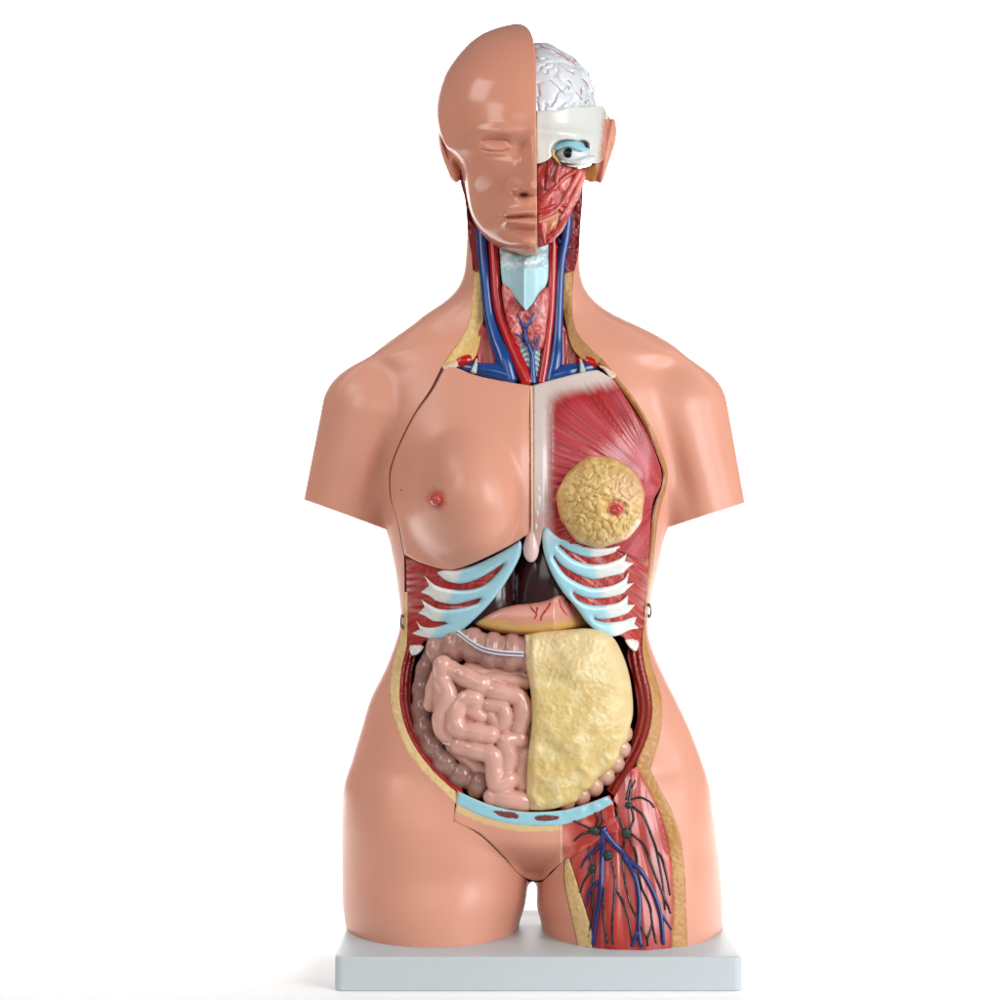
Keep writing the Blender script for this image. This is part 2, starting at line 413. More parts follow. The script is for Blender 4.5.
# flat foot on the base, in real height
zz = .5+(500-g.V)/1000*(DC+g.Y/1000)/DC
F = np.maximum(F, (ZB-.003-zz)*1000)
# front depth map of the uncut body
S = F < 0
first = np.argmax(S, axis=2); anyS = S.any(axis=2)
i0 = np.clip(first-1, 0, None)
ii, jj = np.meshgrid(np.arange(S.shape[0]), np.arange(S.shape[1]), indexing='ij')
fa = F[ii, jj, i0]; fb = F[ii, jj, first]
DM = np.where(anyS, g.y[i0]+(g.y[1]-g.y[0])*fa/(fa-fb+1e-9), 0.)
dg = g
def D(u, v):
    x = np.clip((np.asarray(u, float)-dg.u[0])/dg.h, 0, len(dg.u)-1.001); y = np.clip((np.asarray(v, float)-dg.v[0])/dg.h, 0, len(dg.v)-1.001)
    i = x.astype(int); j = y.astype(int); a = x-i; b = y-j
    return DM[i, j]*(1-a)*(1-b)+DM[i+1, j]*a*(1-b)+DM[i, j+1]*(1-a)*b+DM[i+1, j+1]*a*b
shell = g.mesh(F, 'body_shell', M['skin'], root, relax=1)
shell['label'] = 'terracotta pink skin shell of shoulders, hips and thighs'
shell.data.materials.append(M['cavity']); shell.data.materials.append(mat('skin_paint_cut', SKINC, .4, .35, .0, .04, 500, .03, 9))
def cutter(poly, y0, y1, tilt=0., slot=1):
    B = np.asarray(poly, float); n = len(B)
    # orientation
    ar = np.sum(B[:, 0]*np.roll(B[:, 1], -1)-np.roll(B[:, 0], -1)*B[:, 1])
    if ar < 0: B = B[::-1]
    r = geometry.delaunay_2d_cdt([Vector(p) for p in B], [], [list(range(n))], 1, 1e-5)
    P = np.array([tuple(p) for p in r[0]]); Ft = [list(f) for f in r[2]]; n = len(P)
    tri = []
    for f in Ft:
        a, b, c = P[f[0]], P[f[1]], P[f[2]]
        if (b[0]-a[0])*(c[1]-a[1])-(b[1]-a[1])*(c[0]-a[0]) > 0: f = f[::-1]
        tri.append(f)
    E = [(f[i], f[(i+1) % 3]) for f in tri for i in range(3)]; key = set(E); bd = [e for e in E if (e[1], e[0]) not in key]
    V = np.concatenate([W(P[:, 0], P[:, 1]+tilt*y0, np.full(n, y0)), W(P[:, 0], P[:, 1]+tilt*y1, np.full(n, y1))])
    FF = tri+[[f[2]+n, f[1]+n, f[0]+n] for f in tri]+[[e[1], e[0], e[0]+n, e[1]+n] for e in bd]
    o = mesh('cutter', V, FF, None, None, smooth=False)
    [o.data.materials.append(m_) for m_ in shell.data.materials]
    o.data.polygons.foreach_set('material_index', np.full(len(o.data.polygons), slot, np.int32))
    return o
def boolean(o, cut):
    md = o.modifiers.new('cut', 'BOOLEAN'); md.operation = 'DIFFERENCE'; md.object = cut; md.solver = 'EXACT'; md.material_mode = 'TRANSFER' if hasattr(md, 'material_mode') else 'INDEX'
    dg_ = bpy.context.evaluated_depsgraph_get(); me = bpy.data.meshes.new_from_object(o.evaluated_get(dg_))
    o.modifiers.clear(); old = o.data; o.data = me; me.name = 'body_shell'; bpy.data.meshes.remove(old)
    cm = cut.data; bpy.data.objects.remove(cut); bpy.data.meshes.remove(cm)
    bm = bmesh.new(); bm.from_mesh(me); bmesh.ops.remove_doubles(bm, verts=bm.verts, dist=2e-5); bmesh.ops.dissolve_degenerate(bm, dist=1e-5, edges=bm.edges)
    bmesh.ops.recalc_face_normals(bm, faces=bm.faces)
    for f_ in bm.faces: f_.smooth = True
    bm.to_mesh(me); bm.free()
    # only the cut borders are sharp; the moulded skin stays smooth
    nf = len(me.polygons); mi = np.zeros(nf, np.int32); me.polygons.foreach_get('material_index', mi)
    le = np.zeros(len(me.loops), np.int32); me.loops.foreach_get('edge_index', le)
    lt = np.zeros(nf, np.int32); me.polygons.foreach_get('loop_total', lt); lm = np.repeat(mi, lt)
    ne = len(me.edges); mx = np.full(ne, -1); mn = np.full(ne, 99); np.maximum.at(mx, le, lm); np.minimum.at(mn, le, lm)
    at = me.attributes.get('sharp_edge') or me.attributes.new('sharp_edge', 'BOOLEAN', 'EDGE')
    at.data.foreach_set('value', mx != mn); me.update()
window = [(469, 160), (469, 228), (471, 250), (473, 272), (473, 290), (471, 314), (464, 334), (450, 354), (441.5, 367), (430.6, 388.6), (414.8, 412.6), (402, 437.5), (393.6, 457.4),
 (389.9, 470), (389.2, 483), (390.8, 500), (397, 520), (401.8, 545), (404, 556), (404.5, 590), (404, 620), (398.5, 642), (391.5, 669), (390, 699), (397, 726), (409, 753), (428, 777), (444, 792),
 (455, 803), (453.5, 821), (479, 834.5), (503, 857), (518, 873.5), (530, 882), (542, 882), (551, 873.5), (564, 860), (563.6, 881), (572, 920), (579.5, 956), (579.5, 985), (688, 985),
 (687.5, 951), (686, 905), (684.5, 869), (680, 836), (671, 809), (659.5, 788), (650.5, 769), (658.5, 742), (662, 721), (661, 695), (654.5, 674), (648, 652), (645.5, 632), (646.7, 612), (649, 590),
 (653, 562), (657, 525), (661, 505), (665.5, 490), (667.5, 472.5), (661, 450), (650, 425), (635, 400), (615, 375), (602, 359), (590, 348), (578, 334), (573, 318), (572.5, 294), (573.5, 272), (576, 250), (577, 226), (577, 190), (576, 160)]
i_sh = [window.index(p) for p in [(469, 160), (441.5, 367), (455, 803), (453.5, 821), (564, 860), (579.5, 985), (688, 985), (650.5, 769), (579.5, 956), (687.5, 951), (530, 882), (542, 882)]]
WIN = spline(window, 4., True, i_sh)
boolean(shell, cutter(WIN, -200, -4))
boolean(shell, cutter([(280, 490.8), (386.3, 529.5), (387.6, 535), (389.2, 541), (391.3, 552), (393.4, 565), (393, 570), (280, 575)], -150, 150, .02, 2))
boolean(shell, cutter([(668, 527.5), (765, 496), (765, 575), (660, 571), (659.3, 562), (661, 552), (663.6, 541), (665.6, 535)], -150, 150, .02, 2))
print('body', round(time.time()-T0, 1))
# ================================================================== HEAD
HU = 536
head = [ # v, left, right, front, back, yc, n    (full head; the mask keeps u < 536)
 (21.5, 523, 549, 3, 4, 5, 2), (23.5, 513, 559, 12, 14, 4, 2), (26.5, 500, 572, 22, 24, 2, 2), (32, 485, 587, 38, 40, 0, 2), (42, 470, 602, 56, 60, -2, 2.05), (58, 455, 617, 74, 76, -4, 2.1),
 (76, 443, 629, 86, 85, -6, 2.1), (94, 437, 635, 93, 90, -6, 2.15), (111, 435, 637, 97, 90, -6, 2.15), (129, 437, 635, 97, 88, -6, 2.15), (146, 443, 629, 95, 84, -6, 2.15), (155, 451, 621, 95, 80, -6, 2.1),
 (166, 459.5, 612, 95, 74, -6, 2.05), (182, 463.5, 608, 94, 60, -6, 2.0), (197, 466.5, 605, 92, 20, -6, 2.0), (216, 471, 601, 90, 0, -10, 1.95), (230, 478, 594, 88, -6, -12, 1.9), (242, 488.5, 583, 86, -20, -14, 1.85),
 (249, 500, 572, 82, -30, -16, 1.8), (252.5, 513, 559, 78, -40, -16, 1.8), (255, 520, 552, 70, -45, -16, 1.8), (262, 524, 548, 66, 2, -16, 1.8)]
head = [(v, l, r, f, max(b, 6), y, n) for v, l, r, f, b, y, n in head]
g = Grid(430, 542, 18, 262, -136, 90, 1.0)
F = np.maximum(loft(g, head, 2.0, True), g.V-254.5)
# under the jaw the mask is hollowed back to a chin shelf
jaw = (g.Y+70) + (g.V-235)*0
U, V_ = np.meshgrid(g.u.astype(float), g.v.astype(float), indexing='ij')
def face(u, v):
    e = np.zeros_like(u)
    G = lambda cu, cv, su, sv, rot=0: gs(u, v, cu, cv, su, sv, rot)
    e += 5.0*G(497, 131, 24, 6, -.06)            # brow ridge
    e += 3*G(536, 128, 9, 8)
    e -= 9*G(499, 145, 17, 8)                    # socket
    e -= 5*G(522, 148, 6, 9)
    e += 7*G(495, 147.5, 13, 6.5)                # eyeball under the lid
    # closed lid seam and crease
    vl = 148+3.6*(1-((u-495)/15.5)**2); w = sstep(15.5, 12, np.abs(u-495))
    e -= 2.6*w*np.exp(-((v-vl)/.9)**2)
    vc = 141.5-1.5*(1-((u-495)/16)**2); e -= 1.7*w*np.exp(-((v-vc)/1.2)**2)
    e -= .8*G(495, 156.5, 13, 2.2, .05)
    # nose
    t = np.clip((v-134)/50, 0, 1.2)
    amp = 4+20*t**1.25; wd = 6.5+6.5*t
    cut = sstep(196.5, 188, v)
    e += amp*np.exp(-(np.abs(u-535)/wd)**2.1)*sstep(128, 145, v)*cut
    e += 6*G(532, 183, 9, 7)
    e += 9.5*np.exp(-(((u-516)/7.2)**2+((v-186.5)/6.2)**2)**1.5)     # wing
    e -= 1.6*G(506, 186, 3, 6)
    e -= 8*G(524, 194.5, 4.2, 1.8, -.15)                             # nostril
    e -= 1.0*G(502, 197, 5, 12, .55)                                 # smile fold
    # mouth mound, lips
    e += 4*G(532, 215, 26, 17)
    lw = sstep(498, 507, u)
    e += 5.2*lw*np.exp(-((v-(212.2+(520-u)*.09))/3.3)**2)
    e += 6.4*lw*np.exp(-((v-(222.3-(520-u)*.1))/4.2)**2)
    ml = 217.2+.6*np.sin((u-500)/6)
    e -= 5.2*lw*np.exp(-((v-ml)/1.15)**2)
    e -= 2.5*G(501, 217.5, 3, 3)
    e -= 1.6*G(535, 204, 3.5, 6)
    e -= 4.6*G(529, 231, 17, 4)
    e += 7*G(527, 242, 17, 8)                                        # chin
    e += 3.0*G(477, 170, 22, 19, .5)                                 # cheekbone
    e -= 4*G(484, 196, 12, 17, .25)                                  # hollow cheek
    e -= 3.5*G(452, 128, 7, 22)                                      # temple
    return e
E = face(U, V_)
F = F-(E[:, :, None]*np.clip((-g.Y-20)/40, 0, 1)).astype(f32)
# ear
def ell(g, u, v, y, a, b, c, rot=0):
    cs, sn = math.cos(rot), math.sin(rot); du = g.U-u; dv = g.V-v
    x = (du*cs+dv*sn)/a; z = (-du*sn+dv*cs)/b
    return (np.sqrt(x*x+z*z+((g.Y-y)/c)**2)-1)*min(a, b, c)
F = smin(F, ell(g, 447.5, 150, -2, 7.5, 32, 18, -.27), 4)
F = np.maximum(F, -ell(g, 445.5, 145, -21, 2.8, 19, 8, -.27))
F = smin(F, ell(g, 455, 174, -4, 5, 8, 10, -.2), 3)
corner = [(420, 10), (500, 10), (507, 24.4), (514, 23.4), (520, 23.7), (525.5, 26), (529.5, 30), (532.6, 36.5), (534.6, 46), (536, 62), (536.3, 275), (420, 275)]
F = np.maximum(F, g.poly(spline(corner, 1.5, True, [0, 1, 10, 11])))
F = np.maximum(F, g.Y-24)            # the mask is the front half of the head
mask = g.mesh(F, 'face_mask', M['skin_gloss'], root, relax=2, sharp=50)
mask['label'] = 'glossy skin coloured half face with closed eye, nose, lips and ear'
# back half of the head on the masked side, slightly larger grain
g = Grid(430, 542, 20, 200, 20, 100, 2.0)
Fb = np.maximum(np.maximum(loft(g, head, 2.0, True), g.poly(spline(corner, 1.5, True, [0, 1, 10, 11]))+1), 24.6-g.Y)
bh = g.mesh(Fb, 'back_of_head', M['skin_gloss'], root)
# pale cut edge down the middle of the mask
ls = spline([(534.6, 46), (535.2, 62), (535.6, 100), (536.2, 133), (536.6, 190), (536.9, 230), (537.2, 251)], 2)
def yface(u, v):
    """front of the head at u,v from the loft rows plus features"""
    R = np.array(head, float); f = np.interp(v, R[:, 0], R[:, 3]); yc = np.interp(v, R[:, 0], R[:, 5]); l = np.interp(v, R[:, 0], R[:, 1]); r = np.interp(v, R[:, 0], R[:, 2]); n = np.interp(v, R[:, 0], R[:, 6])
    x = np.clip(np.abs(u-(l+r)/2)/((r-l)/2), 0, .999); return yc-f*(1-x**n)**(1/n)
L = ls; edge = np.concatenate([L+[-.5, 0], (L+[.3, 0])[::-1]])
plate('cut_edge', edge, lambda u, v: yface(np.minimum(u, 535), v)-face(np.full_like(u, 534.), v)+1.2, 14, mat('cream_edge', (228, 196, 176), .35), mask, step=2, bevel=0)

# ---- brain
brows = [(38, 534, 538, 2, 2, 0, 2), (41.5, 527, 545, 10, 14, 0, 2), (44, 521, 551, 24, 26, 0, 2), (49, 512, 560, 40, 42, 0, 2), (57, 498, 574, 55, 56, 0, 2.05), (65, 490, 582, 64, 64, 0, 2.05), (72, 483.5, 588.5, 70, 70, 0, 2.1), (85, 479.5, 592.5, 76, 74, 0, 2.1), (100, 475, 597, 80, 76, 0, 2.1), (125, 474, 598, 80, 76, 0, 2.1)]
g = Grid(532, 604, 36, 126, -92, 84, 1.0)
F = loft(g, brows, 1.5)
Uv, Vv, Yv = np.broadcast_arrays(g.U, g.V, g.Y)
w1 = noise(Uv/11., Vv/11., Yv/11., 3)*7; w2 = noise(Uv/11., Vv/11., Yv/11., 9)*7
n1 = noise((Uv+w1)/8.2, (Vv+w2)/8.2, Yv/8.2, 21)
gy = np.exp(-np.abs(n1)/.13)
F = F+(3.4*gy).astype(f32)-1.3
F = np.maximum(np.maximum(F, 534.2-g.U), 42.2-g.V+.35*np.maximum(g.U-545, 0)*0)
def bcol(u, v, y):
    a = noise(u/26., v/26., y/26., 5); b = noise(u/9, v/9, y/9, 77)
    t = np.exp(-(b/.035)**2)*sstep(.0, .25, a)*(u > 545)
    c0 = lin(222, 224, 228); c1 = lin(176, 70, 74)
    return c0+(c1-c0)*(t*.25)[:, None]
M['brainp'] = mat('painted_brain', (255, 255, 255), .2, .5, .4, .06, 400, .02, 30, paint=True)
brain = g.mesh(F, 'brain', M['brainp'], root, colfn=bcol)
brain['label'] = 'white folded half brain with faint red vessels'
ves = [[(541, 46, -34), (556, 52, -50), (566, 58, -58), (580, 66, -62)], [(566, 58, -58), (574, 60, -55), (586, 70, -52)], [(560, 66, -68), (572, 74, -70), (580, 84, -70), (583, 96, -72)],
       [(572, 74, -70), (584, 80, -60), (590, 90, -55)], [(575, 92, -74), (581, 98, -72), (588, 103, -66)], [(549, 80, -80), (560, 88, -80), (566, 98, -80)]]
def onloft(rows, u, v, off):
    R = np.array(rows, float); f = np.interp(v, R[:, 0], R[:, 3]); yc = np.interp(v, R[:, 0], R[:, 5]); l = np.interp(v, R[:, 0], R[:, 1]); r = np.interp(v, R[:, 0], R[:, 2]); n = np.interp(v, R[:, 0], R[:, 6])
    x = np.clip(np.abs(u-(l+r)/2)/((r-l)/2), 0, .995); return yc-f*(1-x**n)**(1/n)-off
for r_ in ves:
    sp = spline([p[:2] for p in r_], 2); sp = sp+np.stack([noise(sp[:, 0]/4, sp[:, 1]/4, 0, 3), noise(sp[:, 0]/4, sp[:, 1]/4, 0, 4)], 1)*1.2
    tube('blood_vessel', [(a, b, onloft(brows, a, b, 1.6)) for a, b in sp], [.5, .4, .3], mat('faint_vessel', (196, 110, 112), .25, .5, .3), brain, seg=6)

# ---- skull band with the eye socket
skull_poly = spline([(536.5, 110.5), (548, 110.5), (561, 109.5), (566, 107.2), (581, 106.6), (595, 105.6), (603, 106.3), (606.5, 112), (607.5, 122), (608, 135), (607, 150), (603, 160), (598, 163), (590, 163.5), (580, 167), (568, 166), (560, 160), (555, 152), (551, 157), (546, 161), (541, 163), (536.5, 164)], 2., True, [0, 21])
g = Grid(534, 614, 100, 172, -96, 70, 1.0)
srows = [(95, 463, 609, 86, 78, 0, 2.1), (110, 463, 609, 88, 80, 0, 2.1), (130, 464, 609, 90, 80, 0, 2.15), (170, 466, 607, 88, 78, 0, 2.15)]
F = np.maximum(loft(g, srows, 2), g.poly(skull_poly))
F = np.maximum(F, -smin(ell(g, 570, 152, -84, 19.5, 13.5, 24, .1), ell(g, 583, 146, -72, 8, 7, 20), 3))
F = F-(2.5*gs(g.U, g.V, 568, 134, 22, 5, .1)).astype(f32)*(g.Y < 0)
def scol(u, v, y):
    c0 = lin(214, 213, 207); c1 = lin(206, 134, 112)
    t = sstep(600.5, 607, u+.12*(v-120)+noise(u/1.5, v/1.5, 0, 3)*1.2)
    return c0+(c1-c0)*t[:, None]
skull = g.mesh(F, 'skull', M['brainp'], root, colfn=scol, relax=1)
skull['label'] = 'smooth white forehead bone with round eye socket'
eye = ball('eyeball', 572, 153.5, -60, 18, 13.5, 19, mat('eye_white', (214, 224, 228), .12, .5, .5), root)
eye['label'] = 'white eyeball looking ahead'
ball('pupil', 568.4, 153, -77.4, 5.2, 5.0, 2.2, mat('pupil_black', (5, 5, 7), .25, .4, 0), eye)
lidp = spline([(552.5, 152), (554, 145), (558, 140.5), (565, 138.4), (573, 139), (580, 142.5), (585, 146), (588, 150), (583, 151.5), (576, 150), (570, 147.2), (563, 147.5), (557.5, 150)], 1.5, True, [0, 7])
def yeye(u, v): return -62-19*np.sqrt(np.clip(1-((u-572)/22)**2-((v-153)/17)**2, .02, 1))
lid = plate('eyelid', lidp, lambda u, v: yeye(u, v)-1.6, 5, M['cartilage'], root, step=1.5, bevel=1.5)
lid['label'] = 'pale blue upper eyelid'
lowl = spline([(560, 161), (566, 163), (575, 164.5), (584, 163.5), (592, 160.5), (597, 157), (592, 155.6), (585, 157), (578, 159.8), (570, 160.5)], 1.5, True)
plate('lower_eyelid', lowl, lambda u, v: -85+.012*(u-574)**2+.55*np.maximum(u-582, 0), 14, M['white'], root, step=1.3, bevel=3)
plate('eye_corner', spline([(583, 141.5), (586, 142.5), (589, 147), (586, 147.5)], 1, True), lambda u, v: -76+0*u, 3, M['black'], root, step=1, bevel=.5)
tube('tear_duct', [(553.5, 150, -76), (553, 155, -76), (557, 160, -77), (560, 164, -77)], [1.6, 1.8, 1.3, .8], M['fat'], root, seg=8)

# ---- ear on the open side
g = Grid(576, 620, 104, 186, -40, 40, 1.0)
earp = spline([(606, 112), (609, 119), (614, 121.5), (615.6, 130), (614.3, 142), (611, 153), (607.5, 163), (603.5, 174), (600.5, 180.5), (594, 181.8), (583, 179.5), (582, 178), (592, 165), (600, 150), (603, 130)], 2., True)
F = np.maximum(g.poly(earp)-1, np.abs(g.Y+2+.25*(g.U-600))-20)
F = np.maximum(F, ell(g, 600, 148, -2, 18, 40, 22, .1))
F = np.maximum(F, -ell(g, 611, 140, -23, 2.6, 13, 9, .18))
F = F-(1.6*np.exp(-((g.U-612.5+.2*(g.V-125))/2.2)**2)-1.6*np.exp(-((g.U-608+.22*(g.V-125))/2.2)**2)).astype(f32)*(g.Y < 0)
ear = g.mesh(F, 'ear', M['skin'], root, relax=7)
plate('earlobe_cut', spline([(575, 172), (580, 168.5), (588, 166.5), (595.5, 164), (597, 172), (594.5, 181), (588, 180.5), (581, 179)], 2, True, [3, 5]), lambda u, v: -26+(595-u)*.2, 8, M['tan'], ear, step=2, bevel=.6)

# ---- face muscles on the open side
mus = spline([(536.8, 165), (541, 163), (547, 157), (551, 151), (555, 156), (561, 163), (570, 166), (580, 169), (586, 171), (584, 178), (582, 186), (580, 196), (575, 205), (571, 214), (567, 222), (563, 230), (558, 236), (552, 242), (546, 245), (540, 247.5), (536.8, 247)], 2., True, [0, 20])
def ymus(u, v):
    return -76+.009*(u-540)**2+.35*np.maximum(v-215, 0)*0+2.0*noise(u/7., v/14., 0, 31)+1.2*noise((u+v*.4)/3., (v-u)/14., 0, 8)
def mcol(u, v):
    t = noise((u+v*.5)/4., (v-u*.6)/22., 0, 12); s = noise(u/12., v/12., 0, 14)
    c = np.tile(lin(178, 44, 42), (len(u), 1)); pk = lin(218, 128, 118); dk = lin(112, 14, 20); yl = lin(204, 160, 96)
    m = sstep(.1, .55, t); c = c+(pk-c)*m[:, None]*.75
    m = sstep(.15, .5, s); c = c+(dk-c)*m[:, None]*.7
    m = np.exp(-(((u-552)/6)**2+((v-220)/9)**2))*sstep(-.2, .3, noise(u/4, v/6, 0, 3)+.4); c = c+(yl-c)*m[:, None]
    m = np.exp(-(((u-541)/5)**2+((v-203)/9)**2)); c = c+(lin(190, 52, 50)-c)*m[:, None]
    return c
fm_ = plate('facial_muscle', mus, ymus, 46, M['paintbump'], root, step=1.3, bevel=4, colfn=mcol)
fm_['label'] = 'layered red and pink facial muscles'
strands = [([(580, 172), (570, 190), (560, 206), (548, 215), (539, 219)], [3.4, 3.0, 2.2, 1.6, 1], (206, 108, 100)), ([(583, 176), (576, 193), (568, 208), (560, 220)], [3.2, 3.4, 3, 2], (214, 126, 118)),
 ([(577, 170), (564, 178), (552, 190), (541, 200)], [2.6, 2.6, 2.2, 1.6], (178, 62, 56)), ([(560, 164), (557, 176), (556, 190)], [2.2, 2.4, 1.4], (196, 96, 88)), ([(549, 160), (548, 174), (546, 190)], [2, 2.6, 1.6], (150, 24, 28)),
 ([(566, 210), (562, 222), (556, 232), (546, 240)], [2.2, 2.6, 2.4, 1.6], (188, 56, 50)), ([(539, 222), (548, 219), (558, 214)], [1.6, 2.2, 1.4], (212, 136, 116)), ([(542, 226), (544, 236), (545, 243)], [1.8, 2, 1.2], (196, 96, 80)), ([(538, 212), (546, 210), (556, 205)], [2.6, 3, 1.8], (184, 52, 48))]
for pts_, r_, c_ in strands:
    tube('muscle_strand', [(a, b, float(ymus(np.array(a*1.), np.array(b*1.)))-.6) for a, b in spline(pts_, 3)], r_, mat('muscle_strand_paint', c_, .3, .5, .2, .3, 300, .12, 60), fm_, seg=8)
# the fine red arteries of the face
tube('facial_artery', [(a, b, float(ymus(np.array(a*1.), np.array(b*1.)))-2.4) for a, b in [(571, 208), (562, 205), (560, 210), (566, 214), (563, 224), (556, 234), (548, 241)]], 1.1, M['artery'], fm_, seg=8)
# dark red muscle cut down the side of the neck (both sides)
def ynk(u, v, o=0): return D(u, v)+o
tb = spline([(577.5, 182), (583, 182), (582.6, 200), (580.5, 226), (579, 250), (574.5, 271), (566, 273), (565.5, 262), (570, 240), (571, 215), (573, 196)], 2, True, [0, 1, 5, 6])
def jag(poly, a, s): P = np.asarray(poly); return P+np.stack([noise(P[:, 0]/s, P[:, 1]/s, 0, 5), noise(P[:, 0]/s, P[:, 1]/s, 0, 6)], 1)*a
nm = plate('neck_muscle', tb, lambda u, v: np.minimum(D(np.minimum(u, 574), v), -14)-1.2+1.2*noise(u/2.5, v/2.5, 0, 4), 12, M['darkred'], root, step=1.3, bevel=1.5)
nm['label'] = 'dark red cut neck muscle below the open ear'
tb2 = spline([(459, 158), (463, 170), (467, 190), (469.5, 216), (478, 234), (480, 250), (479.5, 271), (474.5, 272.5), (470.5, 250), (467.5, 228), (465, 200), (460, 180)], 2, True, [0, 6, 7])
plate('neck_muscle', tb2, lambda u, v: np.minimum(D(np.maximum(u, 471), v), -10)-1.2+1.2*noise(u/2.5, v/2.5, 0, 4), 10, M['darkred'], root, step=1.3, bevel=1.5)
print('head', round(time.time()-T0, 1))
# ================================================================== CHEST
def P2(u, v): return np.asarray(u, float), np.asarray(v, float)
# smoothed chest surface: body depth map plus the breast
def breast(u, v):
    du, dv = (u-463), (v-500)
    up = sstep(10, -50, dv)
    r = np.sqrt((du/(55+3*up))**2+(dv/(64+16*up))**2)
    h = 48*np.clip(1-np.clip(r, 0, 1)**2, 0, 1)**(.52+.36*up)
    tilt = 1-.18*np.clip((470-v)/60, 0, 1.2)
    h = h*tilt
    # soft shoulder towards the collar bone, crisp fold below
    s = 14*np.exp(-(((u-458)/46)**2+((v-452)/34)**2))
    return h, s
# blurred breast field for a smooth join
_bu = np.arange(380, 545, 1.); _bv = np.arange(360, 600, 1.)
_BU, _BV = np.meshgrid(_bu, _bv, indexing='ij'); _bh, _sl = breast(_BU, _BV)
_bh = np.maximum(_bh, _sl)
def blur(A, s):
    k = np.arange(-int(3*s), int(3*s)+1); w = np.exp(-(k/s)**2/2); w /= w.sum(); p = len(k)//2
    A = np.apply_along_axis(lambda x: np.convolve(np.pad(x, p, mode='edge'), w, 'valid'), 0, A)
    return np.apply_along_axis(lambda x: np.convolve(np.pad(x, p, mode='edge'), w, 'valid'), 1, A)
_hs = blur(_bh, 3.5)
def BR(u, v):
    x = np.clip(np.asarray(u, float)-_bu[0], 0, len(_bu)-1.01); y = np.clip(np.asarray(v, float)-_bv[0], 0, len(_bv)-1.01)
    i = x.astype(int); j = y.astype(int); a = x-i; b = y-j; H = _hs
    return H[i, j]*(1-a)*(1-b)+H[i+1, j]*a*(1-b)+H[i, j+1]*(1-a)*b+H[i+1, j+1]*a*b
def ych(u, v):
    y = D(u, v)-BR(u, v)-2.0
    y = y+3*np.exp(-((u-531)/7)**2)*sstep(380, 420, v)                        # shallow midline
    y = y-1.8*gs(u, v, 437, 499.5, 10, 10)                                    # areola
    return y
cov = spline([(443.5, 369.5), (447, 366.5), (453, 366.3), (461, 369.5), (470, 373.5), (482, 377), (495, 379.7), (508, 382), (520, 384), (530.5, 385.5), (530.8, 420), (531, 480), (531, 534.5), (524.5, 536.5),
   (510, 545.5), (490, 555.5), (470, 564.5), (452.5, 569.8), (440, 568.7), (420, 562.5), (404.8, 554.8), (402.5, 545), (398, 522), (391.6, 501), (390.2, 483), (391, 471), (394.8, 457.5), (403.3, 437.5), (416, 413), (431.5, 391.5)], 1.6, True, [0, 2, 9, 12, 20])
def ccol(u, v):
    c0 = lin(*SKINC)+0*u[:, None]
    r = np.sqrt((u-436.5)**2+(v-499.5)**2)+1.5*noise(u/3, v/3, 0, 2)
    r = r+1.3*noise(np.arctan2(v-499.5, u-436.5)*5, 0*u, 0, 7); c0 = c0+(lin(192, 84, 74)-c0)*(sstep(15, 4, r)*.85)[:, None]
    return c0
M['skinp'] = mat('painted_skin', (255, 255, 255), .33, .38, .0, .03, 500, .03, 9, paint=True)
cover = plate('chest_cover', cov, ych, 16, M['skinp'], root, step=1.6, bevel=1.6, colfn=ccol)
cover['label'] = 'removable skin coloured chest panel with one breast'
def niprad(x, z, y): return 1+.06*np.sin(9*np.arctan2(z, x))*(y > -.9)
M['nip'] = mat('nipple_red', (184, 62, 56), .22, .5, .3, .15, 600)
ball('nipple', 436.5, 499.5, float(ych(*P2([436.5], [499.5]))[0])-.5, 6.6, 6.6, 8, M['nip'], cover, n=36, disp=niprad)
ridge = spline([(530.8, 386), (531.2, 420), (531.4, 480), (531.6, 534)], 2.)
plate('midline_edge', np.concatenate([ridge+[-.4, 0], (ridge+[2.0, 0])[::-1]]), lambda u, v: D(u, v)-2.2, 12, mat('cream_paint', (226, 190, 160), .35), cover, step=2, bevel=.8)

ball('pin_hole', 401.5, 490, float(ych(*P2([401.5], [490]))[0])-.1, .9, .9, .5, M['black'], cover, n=10)
# sternum strip and the pectoral side
pec = spline([(533.4, 385.5), (545, 381.8), (556, 378.9), (575, 374), (590, 370.8), (597.5, 370), (604, 373.5), (614, 381), (630, 405), (645, 429), (655, 452), (661.5, 473), (660.5, 486), (655, 497),
   (652, 508), (650.5, 525), (649, 548), (648, 563), (640, 560), (620, 552), (600, 547.5), (582, 548), (566, 543), (552, 534), (546.5, 528), (543, 531), (541, 540), (539, 547), (536, 541), (533.4, 537)], 1.4, True, [0, 5, 17, 24, 29])
FX, FY = 668., 494.
def fib(u, v):
    """fibre coordinate of the fan shaped muscle: angle at the armpit bent towards the breast bone"""
    return np.arctan2(v-FY+.0015*(u-600)**2*0, FX-u)
def ypec(u, v):
    y = D(u, v)-2.0
    a = fib(u, v); r = np.hypot(u-FX, v-FY)
    st = noise(a*38, r/90., 0, 4)*.9+noise(a*80, r/60., 0, 5)*.5
    w = sstep(543, 572, u)*sstep(378, 404, v+ (u-560)*.15)
    st = st*sstep(30, 120, r)
    y = y-4.5*w*np.clip(1-((v-430)/90)**2, 0, 1)+w*st
    y = y+2.2*np.exp(-((u-548)/3.5)**2)*sstep(395, 420, v)
    y = y-5*gs(u, v, 650, 480, 14, 16)
    return y
